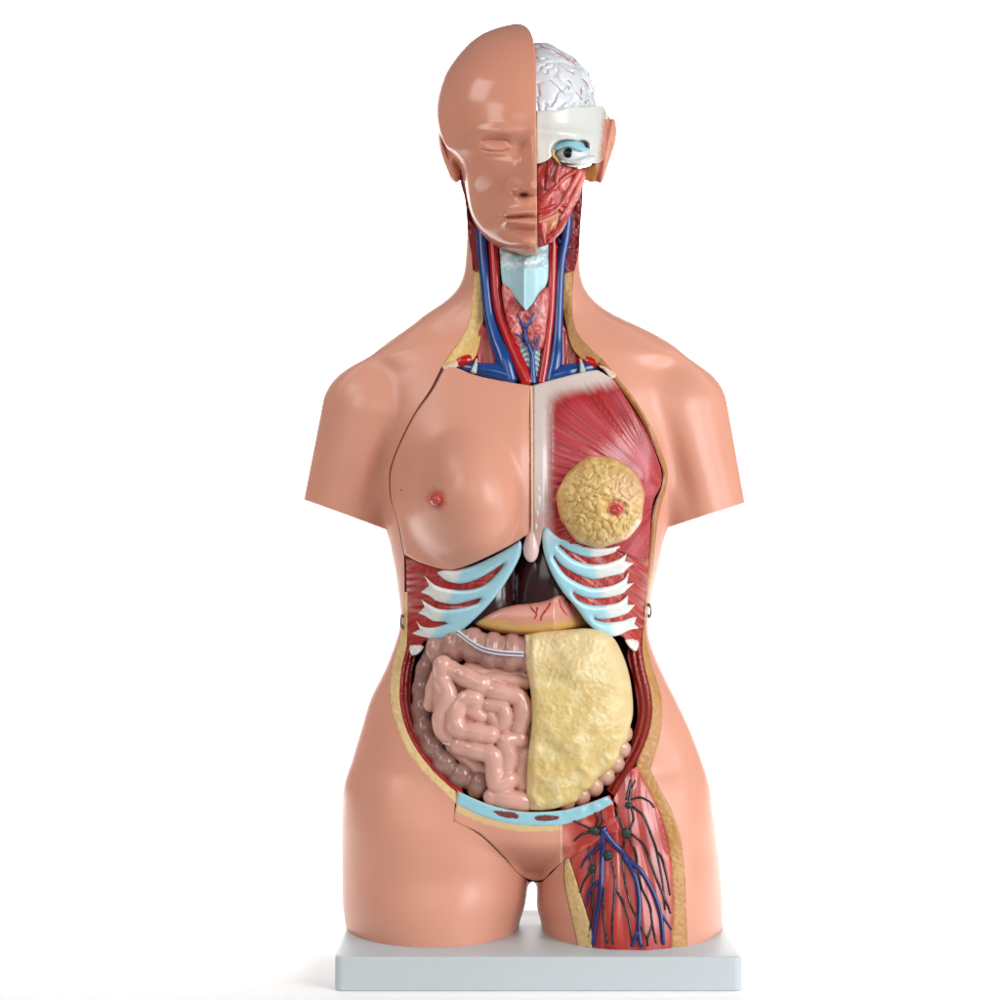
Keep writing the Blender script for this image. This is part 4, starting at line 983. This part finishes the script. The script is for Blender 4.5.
for p_, r_ in [([(532, 304), (550, 326), (562, 338)], [.9, .8, .6]), ([(562, 312), (560, 336), (553, 354)], [.8, .8, .4]), ([(574, 360), (580, 338), (602, 312), (610, 288)], [.5, .8, .9, 1]), ([(582, 338), (596, 322), (600, 306)], [.5, .5, .3]), ([(640, 284), (648, 314), (668, 340)], [1, .9, .4]), ([(666, 290), (680, 312), (684, 334)], [.9, .8, .4]), ([(618, 286), (612, 300)], [.8, .3])]:
    tube('stomach_vessel', [(a, b, float(ysto(*P2([a], [b]))[0])+(6.5 if b < 603 else 1)*0+.0+max(0, 7*(1-(min(1, float(dline(stp, *P2([a], [b]))[0])/7)))**2)-.3) for a, b in spline(z5(p_), 2)], r_, M['artery'], st, seg=7)

# intestines
def path(pts, y): P = spline([(a, b, y if np.isscalar(y) else y[i]) for i, (a, b) in enumerate(z6(pts))], .8); return P
g = Grid(404, 544, 650, 816, -112, -48, 1.0)
F = g.full(50.)
coils = [([(190, 215), (158, 290), (150, 350)], [-70, -70, -68], 6.5), ([(196, 205), (198, 265), (216, 315), (192, 380), (193, 435), (214, 462)], [-76, -78, -80, -78, -76, -74], 8.6),
 ([(222, 222), (285, 250), (330, 275), (348, 272)], [-76, -82, -84, -82], 9.2), ([(350, 290), (420, 310), (478, 328), (494, 380), (478, 436)], [-82, -85, -84, -84, -82], 8.6),
 ([(316, 352), (312, 330), (268, 338), (244, 388), (252, 440), (310, 452), (372, 464)], [-82, -84, -84, -84, -85, -86, -85], 8.4), ([(300, 372), (336, 396)], [-82, -82], 7.0),
 ([(366, 352), (420, 366), (424, 418), (404, 430), (378, 392)], [-84, -87, -86, -84, -82], 6.6), ([(438, 440), (455, 380)], [-80, -80], 6),
 ([(258, 502), (318, 522), (378, 540), (388, 600), (396, 648), (440, 630)], [-76, -82, -84, -84, -84, -82], 8.8), ([(482, 480), (428, 486), (440, 540), (432, 590)], [-80, -85, -83, -82], 8.0),
 ([(378, 692), (440, 700), (500, 712)], [-80, -82, -80], 8.8), ([(500, 530), (486, 600), (490, 650)], [-76, -77, -76], 7.2), ([(370, 256), (440, 262), (500, 272)], [-76, -77, -76], 6.0), ([(300, 400), (420, 500)], [-66, -66], 16), ([(230, 300), (260, 480)], [-64, -64], 12), ([(430, 560), (480, 660)], [-64, -64], 12), ([(360, 300), (480, 560)], [-64, -64], 16)]
for i, (pts_, yy, r_) in enumerate(coils):
    P = path(pts_, yy); s = np.arange(len(P))*.8
    rr_ = r_*(1+.05*np.sin(s/5.5+i*1.7)+.04*np.sin(s/2.9+i))
    g.balls(F, P, rr_*1.12)
for pts_, r_ in (([(250, 250), (420, 330)], 13), ([(180, 300), (220, 440)], 11), ([(240, 500), (350, 600)], 10), ([(460, 300), (500, 480), (480, 700)], 13), ([(300, 230), (510, 250)], 11), ([(430, 420), (330, 500)], 15), ([(400, 500), (420, 690)], 13)):
    P = path(pts_, -67.); g.balls(F, P, np.full(len(P), r_*1.))
F = np.minimum(F, 40)
F = np.maximum(F, g.U-532.5)
si = g.mesh(F, 'small_intestine', M['gut'], root, relax=2)
si['label'] = 'glossy pink coils of small intestine'
# transverse colon
g = Grid(418, 534, 618, 688, -108, -36, 1.0); F = g.full(50.)
P = path([(176, 150), (230, 138), (290, 128), (350, 145), (420, 156), (520, 164)], [-54, -60, -67, -71, -73, -73]); s = np.arange(len(P))*.8
Q = along(P, 16.5); n_ = len(Q); lobes(g, F, Q, 9.6, np.interp(np.arange(n_), [0, 2, n_-1], [15, 18.5, 21]), 2.8); g.balls(F, P, np.interp(s, [0, 30, 90], [12, 15.5, 17.5]))
F = np.maximum(F, g.U-527)
M['colon'] = mat('colon_greypink', (172, 128, 116), .22, .5, .4, .08, 250, .08, 40); M['colon2'] = mat('colon_brown', (152, 112, 102), .24, .5, .35, .08, 250, .1, 40)
tc_ = g.mesh(F, 'transverse_colon', M['colon'], root, relax=2); tc_['label'] = 'greyish pink segmented bowel below the stomach'
tp = z6([(250, 80), (300, 118), (350, 145), (420, 158), (494, 162)]); tyy = [-80, -88.5, -94.5, -97.5, -98]
M['taenia'] = mat('pale_band', (206, 208, 214), .22, .5, .4); M['taenia2'] = mat('purple_line', (128, 84, 100), .3)
sp_ = [(a, b, c) for (a, b), c in zip(tp, tyy)]
tube('bowel_band', [[(a, b-1.2, c) for a, b, c in sp_], [(a-.3, b+1.9, c+.3) for a, b, c in sp_]], 1.1, M['taenia'], tc_, seg=8)
tube('bowel_band_line', [(a, b+.4, c-.5) for a, b, c in sp_], .6, M['taenia2'], tc_, seg=8)
# ascending colon and caecum
g = Grid(404, 496, 640, 806, -96, -20, 1.0); F = g.full(50.)
P = path([(165, 150), (130, 230), (118, 330), (122, 420), (140, 480), (175, 535), (225, 590), (300, 635), (330, 645)], [-48, -46, -46, -50, -56, -62, -66, -68, -68]); s = np.arange(len(P))*.8
Q = along(P, 18); n_ = len(Q); lobes(g, F, Q, 10.6, np.interp(np.arange(n_), [0, 5, 8, n_-1], [10, 12, 14, 15]), 2.6); g.balls(F, P, s*0+9.5)
ac = g.mesh(F, 'ascending_colon', M['colon2'], root, relax=2); ac['label'] = 'brownish segmented bowel at the lower left of the belly'
tube('bowel_band', [(a, b, -82+3*i) for i, (a, b) in enumerate(z6([(245, 515), (225, 498), (195, 492)]))], [1.6, 2.0, 1.2], M['taenia'], ac, seg=8)
# descending colon, seen as lumps beyond the yellow apron
g = Grid(560, 642, 690, 812, -100, -30, 1.0); F = g.full(50.)
for (a, b), r_, yy in zip(z6([(872, 440), (868, 490), (850, 540), (820, 596), (764, 652), (712, 692), (672, 708)]), [7.5, 8, 8.6, 9.6, 9.4, 8, 6.5], [-58, -60, -62, -64, -68, -70, -70]):
    pass
Q = along(np.array([(a, b, y) for (a, b), y in zip(z6([(862, 400), (862, 450), (858, 500), (840, 550), (806, 600), (756, 650), (704, 688), (650, 706)]), [-54, -56, -59, -61, -63, -66, -68, -70])]), 14.5)
lobes(g, F, Q, 9.0, np.interp(np.arange(len(Q)), [0, 3, len(Q)-1], [9.5, 11.5, 10.5]), 2.5)
for (a, b), yy in zip(z6([(850, 470), (835, 530), (800, 580), (745, 635), (690, 680)]), [-56, -58, -60, -62, -64]): g.balls(F, [(a, b, yy)], [9.5])
dc = g.mesh(F, 'descending_colon', mat('colon_pale', (200, 158, 136), .22, .5, .4, .05, 250, .08, 40), root, relax=2); dc['label'] = 'row of pale pink bowel lumps right of the yellow fat apron'
# omentum
omp = spline(z6([(499, 92), (560, 80), (640, 74), (720, 68), (780, 76), (826, 102), (856, 152), (882, 224), (896, 300), (900, 380), (888, 440), (880, 480), (856, 510), (846, 548), (818, 590), (770, 625), (745, 660), (708, 682), (690, 708), (640, 728), (575, 742), (512, 742), (505, 700), (507, 600), (516, 500), (525, 420), (524, 340), (514, 260), (500, 190)]), 1.6, True, [0, 21])
def yom(u, v):
    x = (u-560)/75; y = (v-718)/108
    base_ = -56-45*np.sqrt(np.clip(1-.85*x*x*(u > 560)-.62*y*y, .02, 1))
    n = 3.2*noise(u/24+3, v/28, 0, 101)+1.5*noise((u+4*noise(u/9, v/9, 0, 5))/13, v/12, 0, 102)
    f = np.abs(noise((u+v*.3)/6, v/6, 0, 103)); fine = 1.1*f*np.exp(-((u-545-(v-640)*.35)/32)**2)*sstep(740, 700, v)+.42*noise(u/2.2, v/2.2, 0, 104)
    r = np.abs(noise((u*.6+v)/16, (v-u)/28, 0, 106)); n = n-1.8*np.exp(-(r/.3)**2)*sstep(690, 740, v)
    return base_+n*.85+fine+2.5*np.exp(-((u-529)/3)**2)
def omc(u, v):
    n = noise(u/9, v/9, 0, 105); m = noise(u/3, v/3, 0, 107); c = lin(212, 184, 120)+0*u[:, None]
    c = c+(lin(224, 204, 152)-c)*(sstep(-.2, .7, n)*.8)[:, None]; c = c+(lin(200, 164, 98)-c)*(sstep(.1, .8, m)*.2)[:, None]
    t = sstep(700, 640, v)*.4+sstep(606, 634, u)*.4; return c+(lin(226, 204, 164)-c)*t[:, None]
M['omp'] = mat('painted_yellow_fat', (255, 255, 255), .36, .42, .12, .4, 420, .04, 40, paint=True)
om = plate('omentum', omp, yom, 26, M['omp'], root, step=1.25, bevel=9, colfn=omc)
om['label'] = 'pale yellow lumpy fat apron covering half the bowels'
print('belly', round(time.time()-T0, 1))

# ================================================================== PELVIS AND THIGH
z7 = lambda pts: zc(3.333, 440, 770, pts)
zl = lambda pts: zc(5.555, 550, 780, pts)
top = z7([(62, 68), (150, 110), (230, 132), (300, 140), (400, 135), (480, 115), (560, 85)])
pub = spline([(457.6, 791)]+top[1:]+z7([(566, 84), (580, 118), (586, 160), (596, 196), (560, 215), (510, 245), (465, 275), (430, 296)])+[(566, 858.5), (551, 871.5), (543, 879.6), (530, 879.6), (517.6, 872.4), (503.6, 856.3), (479.6, 833.8), (454.6, 821), (456, 806)], 1.8, True, [0, 7, 11, 15, 23])
tl = spline(top, 2.)
def ypub(u, v): return D(u, np.minimum(v, 872))-1.0+ (u > 560)*(1.0*noise(u/7, v/7, 0, 110))-6*np.exp(-(((u-536)/26)**2+((v-850)/16)**2))
def pubc(u, v):
    c = lin(*SKINC)+0*u[:, None]; d = dline(tl, u, v, False)
    c = c+(lin(218, 184, 132)-c)*(sstep(20.5, 18.5, d+.8*noise(u/3, v/3, 0, 111))*sstep(561, 559, u))[:, None]
    n = noise((u+v)/8, (v-u)/14, 0, 112); r = lin(178, 56, 48)+0*u[:, None]; r = r+(lin(214, 120, 104)-r)*(sstep(0, .7, n)*.7)[:, None]; r = r+(lin(150, 16, 18)-r)*(gs(u, v, 606, 822, 9, 12)*.8)[:, None]
    r = r+(lin(210, 132, 116)-r)*(gs(u, v, 566, 838, 7, 14)*.9)[:, None]  # soft pinkish highlight painted into the red muscle colour
    c = c+(r-c)*(sstep(560.5, 562, u))[:, None]
    return c+(lin(228, 190, 160)-c)*(sstep(1.3, .6, np.abs(u-561.2))*sstep(822, 826, v))[:, None]
pb = plate('pelvis_section', pub, ypub, lambda u, v: 0*u-8, M['skinp'], root, step=1.5, bevel=1.2, colfn=pubc)
pb['label'] = 'wedge shaped lower belly piece with pale blue top edge'
bone = strip(spline([(458.8, 791.5)]+[(a, b+.4) for a, b in top[1:-1]]+[(607.5, 796.3)], 1.8), spline(z7([(56, 112), (130, 150), (220, 176), (300, 186), (400, 184), (460, 168), (520, 142), (578, 110)]), 1.8))
bn = plate('pubic_bone', bone, lambda u, v: ypub(u, v)-1.0, 6, M['cartilage'], pb, step=1.6, bevel=1.0)
for p_ in ([(178, 136), (210, 136), (250, 142), (264, 152), (258, 162), (220, 160), (192, 150)], [(314, 158), (335, 150), (370, 150), (398, 155), (392, 165), (360, 171), (325, 169)]):
    o = plate('cut_vessel', spline(z7(p_), 1, True), lambda u, v: ypub(u, v)-1.6+.4*noise(u/1.2, v/1.2, 0, 3), 4, mat('cut_vessel_brown', (118, 52, 52), .35, .5, .1, .5, 700, .1, 90), bn, step=1, bevel=.8)
# fat wedge at the inside of the thigh
fw = spline([(564.8, 860), (569, 858), (574, 874), (581, 896), (587, 915), (591.5, 932), (592, 975), (579.8, 975), (579.3, 954), (572.3, 920), (564.2, 881)], 1.8, True, [0, 1, 6, 7])
o = plate('fat_layer', fw, lambda u, v: D(u, v)-.6+.7*noise(u/2, v/2, 0, 91), lambda u, v: 0*u-8, M['fatedge'], root, step=1.5, bevel=.6, colfn=abfat)
o['label'] = 'cream fat wedge on the inside of the open thigh'
so = spline([(650.5, 769), (659.5, 788), (671, 809), (680, 836), (684.5, 869), (686, 905), (687.5, 951), (687.7, 975)], 1.8)
si_ = spline([(636, 768), (647, 787), (657.5, 807), (665, 830), (671, 863), (673, 905), (671, 951), (671, 975)], 1.8)
o = plate('fat_layer', strip(so, si_), lambda u, v: D(u, v)-.4+.25*dline(so, u, v, False)+.5*noise(u/2, v/2, 0, 91), lambda u, v: 0*u-8, M['fatedge'], root, step=1.5, bevel=.6, colfn=tancol)
o['label'] = 'tan fat strip down the outside of the open thigh'
tm = spline(z7([(590, 120)])+[(613, 800), (620, 786), (628, 772), (637, 766), (647, 787), (657.5, 807), (665, 830), (671, 863), (673, 905), (671, 951), (671, 975), (592, 975), (591.5, 932), (587, 915), (581, 896), (574, 874), (569, 858), (580, 848), (600, 838), (614, 828)], 1.8, True, [4, 11, 12, 17])
def fx(u, v): return (u-(620+(v-860)*.03))/(30+.18*np.clip(v-800, 0, 200))
def ythi(u, v):
    q = fx(u, v); return D(u, v)+1.5-1.6*np.abs(np.sin(q*5.2+.6*noise(u/30, v/40, 0, 120)))+.6*noise(q*12, v/60, 0, 121)
def thc(u, v):
    q = fx(u, v); n = noise(q*6, v/70, 0, 122); s = noise(q*26, v/40, 0, 123); c = lin(172, 50, 44)+0*u[:, None]
    c = c+(lin(206, 104, 92)-c)*(sstep(.0, .7, n)*.6)[:, None]; c = c+(lin(124, 22, 24)-c)*(sstep(-.05, -.6, n)*.65)[:, None]; c = c+(lin(208, 110, 100)-c)*(sstep(.3, .9, s)*.4)[:, None]
    m = np.exp(-(((u-(652+(v-830)*.12))/8)**2))*sstep(900, 820, v)*sstep(770, 790, v)*.75; c = c+(lin(206, 130, 130)-c)*m[:, None]
    return c+(lin(200, 110, 100)-c)*(gs(u, v, 618, 800, 10, 14)*.5)[:, None]
tg = plate('thigh_muscle', tm, ythi, lambda u, v: 0*u-8, M['paint'], root, step=1.4, bevel=1.5, colfn=thc)
tg['label'] = 'open thigh muscle crossed by blue veins and black lymph lines'
def ysf(a, b):
    u, v = P2([a], [b]); ins = inside(np.asarray(pub), u, v)[0]
    return float(ypub(u, v)[0]-.6 if ins else ythi(u, v)[0]-.6)
def drape(pts, step=3):
    P = spline(zl(pts), step); y = np.array([ysf(a, b) for a, b in P]); y = np.convolve(np.pad(y, 2, mode='edge'), [.1, .2, .4, .2, .1], 'valid')
    out = []
    for (a, b), c in zip(P, y):
        vb = 500+(500-ZB*1000-1.0)*DC/(DC+c/1000); out.append((a, min(b, vb), c))
    return [q for i, q in enumerate(out) if i == 0 or abs(q[1]-out[i-1][1])+abs(q[0]-out[i-1][0]) > .8]
M['lvein'] = mat('thigh_vein_blue', (20, 36, 104), .24, .5, .35)
for p_, r_ in [([(297, 275), (292, 380), (288, 480), (286, 560), (276, 640), (262, 740), (248, 840), (238, 965)], [2.6, 2.3, 2.2, 2.2, 2, 2, 1.9, 1.9]), ([(300, 285), (340, 340), (400, 398), (450, 455), (500, 500), (540, 560), (580, 640), (610, 730), (624, 830), (630, 965)], [2.8, 2.4, 2.2, 2.1, 1.9, 1.8, 1.8, 1.8, 1.7, 1.6]),
   ([(412, 425), (450, 490), (480, 560), (495, 660), (495, 760), (492, 840), (515, 965)], [2.2, 2.1, 2, 2, 1.9, 1.8, 1.7]), ([(492, 845), (462, 900), (455, 965)], [1.7, 1.6, 1.6]), ([(290, 350), (240, 400), (195, 440), (170, 490)], [1.6, 1.5, 1.2, .6]), ([(286, 555), (240, 590), (215, 630), (200, 700)], [1.6, 1.4, 1.2, .6]), ([(612, 735), (650, 790), (674, 832)], [1.4, 1.1, .7]), ([(297, 275), (310, 262)], [2.6, 1.6])]:
    tube('thigh_vein', drape(p_), [q*1.18 for q in r_], M['lvein'], tg, seg=8)
for p_ in [[(240, 278), (180, 250), (130, 225)], [(240, 288), (180, 300), (135, 340)], [(255, 268), (265, 220), (250, 180)], [(270, 272), (295, 220), (285, 172)], [(235, 493), (226, 430), (215, 370)], [(225, 505), (190, 560), (165, 625)], [(240, 510), (235, 640), (230, 760), (212, 890)],
   [(345, 455), (362, 540), (356, 680), (345, 800), (352, 965)], [(364, 600), (410, 690), (443, 800), (455, 900)], [(300, 600), (295, 740), (310, 860), (332, 965)], [(412, 330), (404, 450), (420, 580), (450, 700), (500, 800), (540, 890), (542, 965)], [(440, 320), (475, 400), (490, 500), (510, 600), (555, 700), (572, 820), (600, 950)],
   [(455, 300), (520, 360), (560, 460), (600, 570), (640, 660), (670, 740)], [(440, 280), (464, 220), (452, 150)], [(412, 280), (384, 210), (366, 150)], [(436, 130), (452, 50), (474, 4)], [(450, 110), (500, 97), (550, 118), (580, 152)], [(460, 148), (520, 200), (560, 300), (590, 380), (610, 480), (630, 600), (640, 720)], [(424, 110), (436, 50), (450, 0)], [(540, 885), (560, 830), (570, 790)], [(590, 390), (620, 430), (650, 540), (668, 640)]]:
    tube('lymph_vessel', drape(p_), [1.15, 1.15, 1.0, .9], M['nerve'], tg, seg=6)
for (a, b), ru, rv in [((250, 283), 6.2, 4.2), ((325, 420), 5.0, 5.4), ((235, 493), 4.2, 4.4), ((438, 140), 3.9, 3.7), ((424, 296), 4.6, 5.4)]:
    a, b = zl([(a, b)])[0]
    ball('lymph_node', a, b, ysf(a, b)-.5, ru, rv, 3.6, M['node'], tg, n=20, rot=.3, disp=lambda x, z, y: 1+.08*np.sin(5*np.arctan2(z, x)+a))
print('thigh', round(time.time()-T0, 1))
# ------------------------------------------------------------------ setting, lights, camera
def lamp(name, loc, tgt, size, power, col=(1, 1, 1), size_y=None, spread=180):
    l = bpy.data.lights.new(name, 'AREA'); l.energy = power; l.size = size; l.color = col; l.spread = math.radians(spread)
    if size_y: l.shape = 'RECTANGLE'; l.size_y = size_y
    o = bpy.data.objects.new(name, l); C.objects.link(o); o.location = loc
    o.rotation_euler = (Vector(tgt)-Vector(loc)).to_track_quat('-Z', 'Y').to_euler(); return o
def sweep():
    xs = (-2.1, 2.1); prof = [(-.5, 0)]+[(y, 0) for y in np.linspace(-.3, 3.2, 8)]
    R = .8
    for a in np.linspace(0, math.pi/2, 12)[1:]: prof.append((3.2+R*math.sin(a), R-R*math.cos(a)))
    prof.append((4.0, 2.6))
    V = [(x, y, z+.0415) for (y, z) in prof for x in xs]
    F = [[2*i, 2*i+1, 2*i+3, 2*i+2] for i in range(len(prof)-1)]
    V2 = V+[(x, y+(.01 if z > 1e-3 else 0), z-(.01)) for x, y, z in V]
    n = len(V); F2 = F+[[f[3]+n, f[2]+n, f[1]+n, f[0]+n] for f in F]
    o = mesh('backdrop', np.array(V2), F2, M['bd'], None, smooth=True); o['kind'] = 'structure'
M['bd'] = mat('white_backdrop', (250, 250, 250), .9, .1, var=.0)
sweep()
w = bpy.data.worlds.new('World'); bpy.context.scene.world = w; w.use_nodes = True
w.node_tree.nodes['Background'].inputs['Color'].default_value = (1, 1, 1, 1); w.node_tree.nodes['Background'].inputs['Strength'].default_value = .16
lamp('softbox_left', (-1.25, -1.4, 1.5), (0, 0, .6), .6, 11, (1, .96, .92), 1.0)
lamp('softbox_left_top', (-1.15, -.45, 1.95), (0, 0, .7), .6, 6, (1, .99, .98), .6)
lamp('window_right', (1.6, -1.6, 1.0), (0, 0, .5), .95, 40, (.94, .98, 1), 1.4)
lamp('window_right_side', (1.7, -.55, .7), (0, 0, .5), .5, 9, (.98, .99, 1), 1.2)
lamp('softbox_front', (-.2, -3.4, 1.5), (0, 0, .5), 2.0, 14, (1, .97, .94), 1.2)
lamp('backdrop_light_near', (0, .42, 1.7), (0, 2.3, .86), 3.6, 165, (1, 1, 1), .4)
lamp('backdrop_light_far', (0, 2.2, 2.3), (0, 4.2, .7), 4.6, 170, (1, 1, 1), .6)
sc = bpy.context.scene
cam = bpy.data.cameras.new('camera'); co = bpy.data.objects.new('camera', cam); C.objects.link(co)
co.location = (0, -DC, .5); co.rotation_euler = (math.pi/2, 0, 0); cam.lens = 36*DC; cam.sensor_width = 36; cam.clip_end = 60; sc.camera = co
sc.view_settings.view_transform = 'Standard'; sc.view_settings.look = 'None'; sc.view_settings.exposure = 0; sc.view_settings.gamma = 1
print('built in', round(time.time()-T0, 1), 's; objects', len(bpy.data.objects))
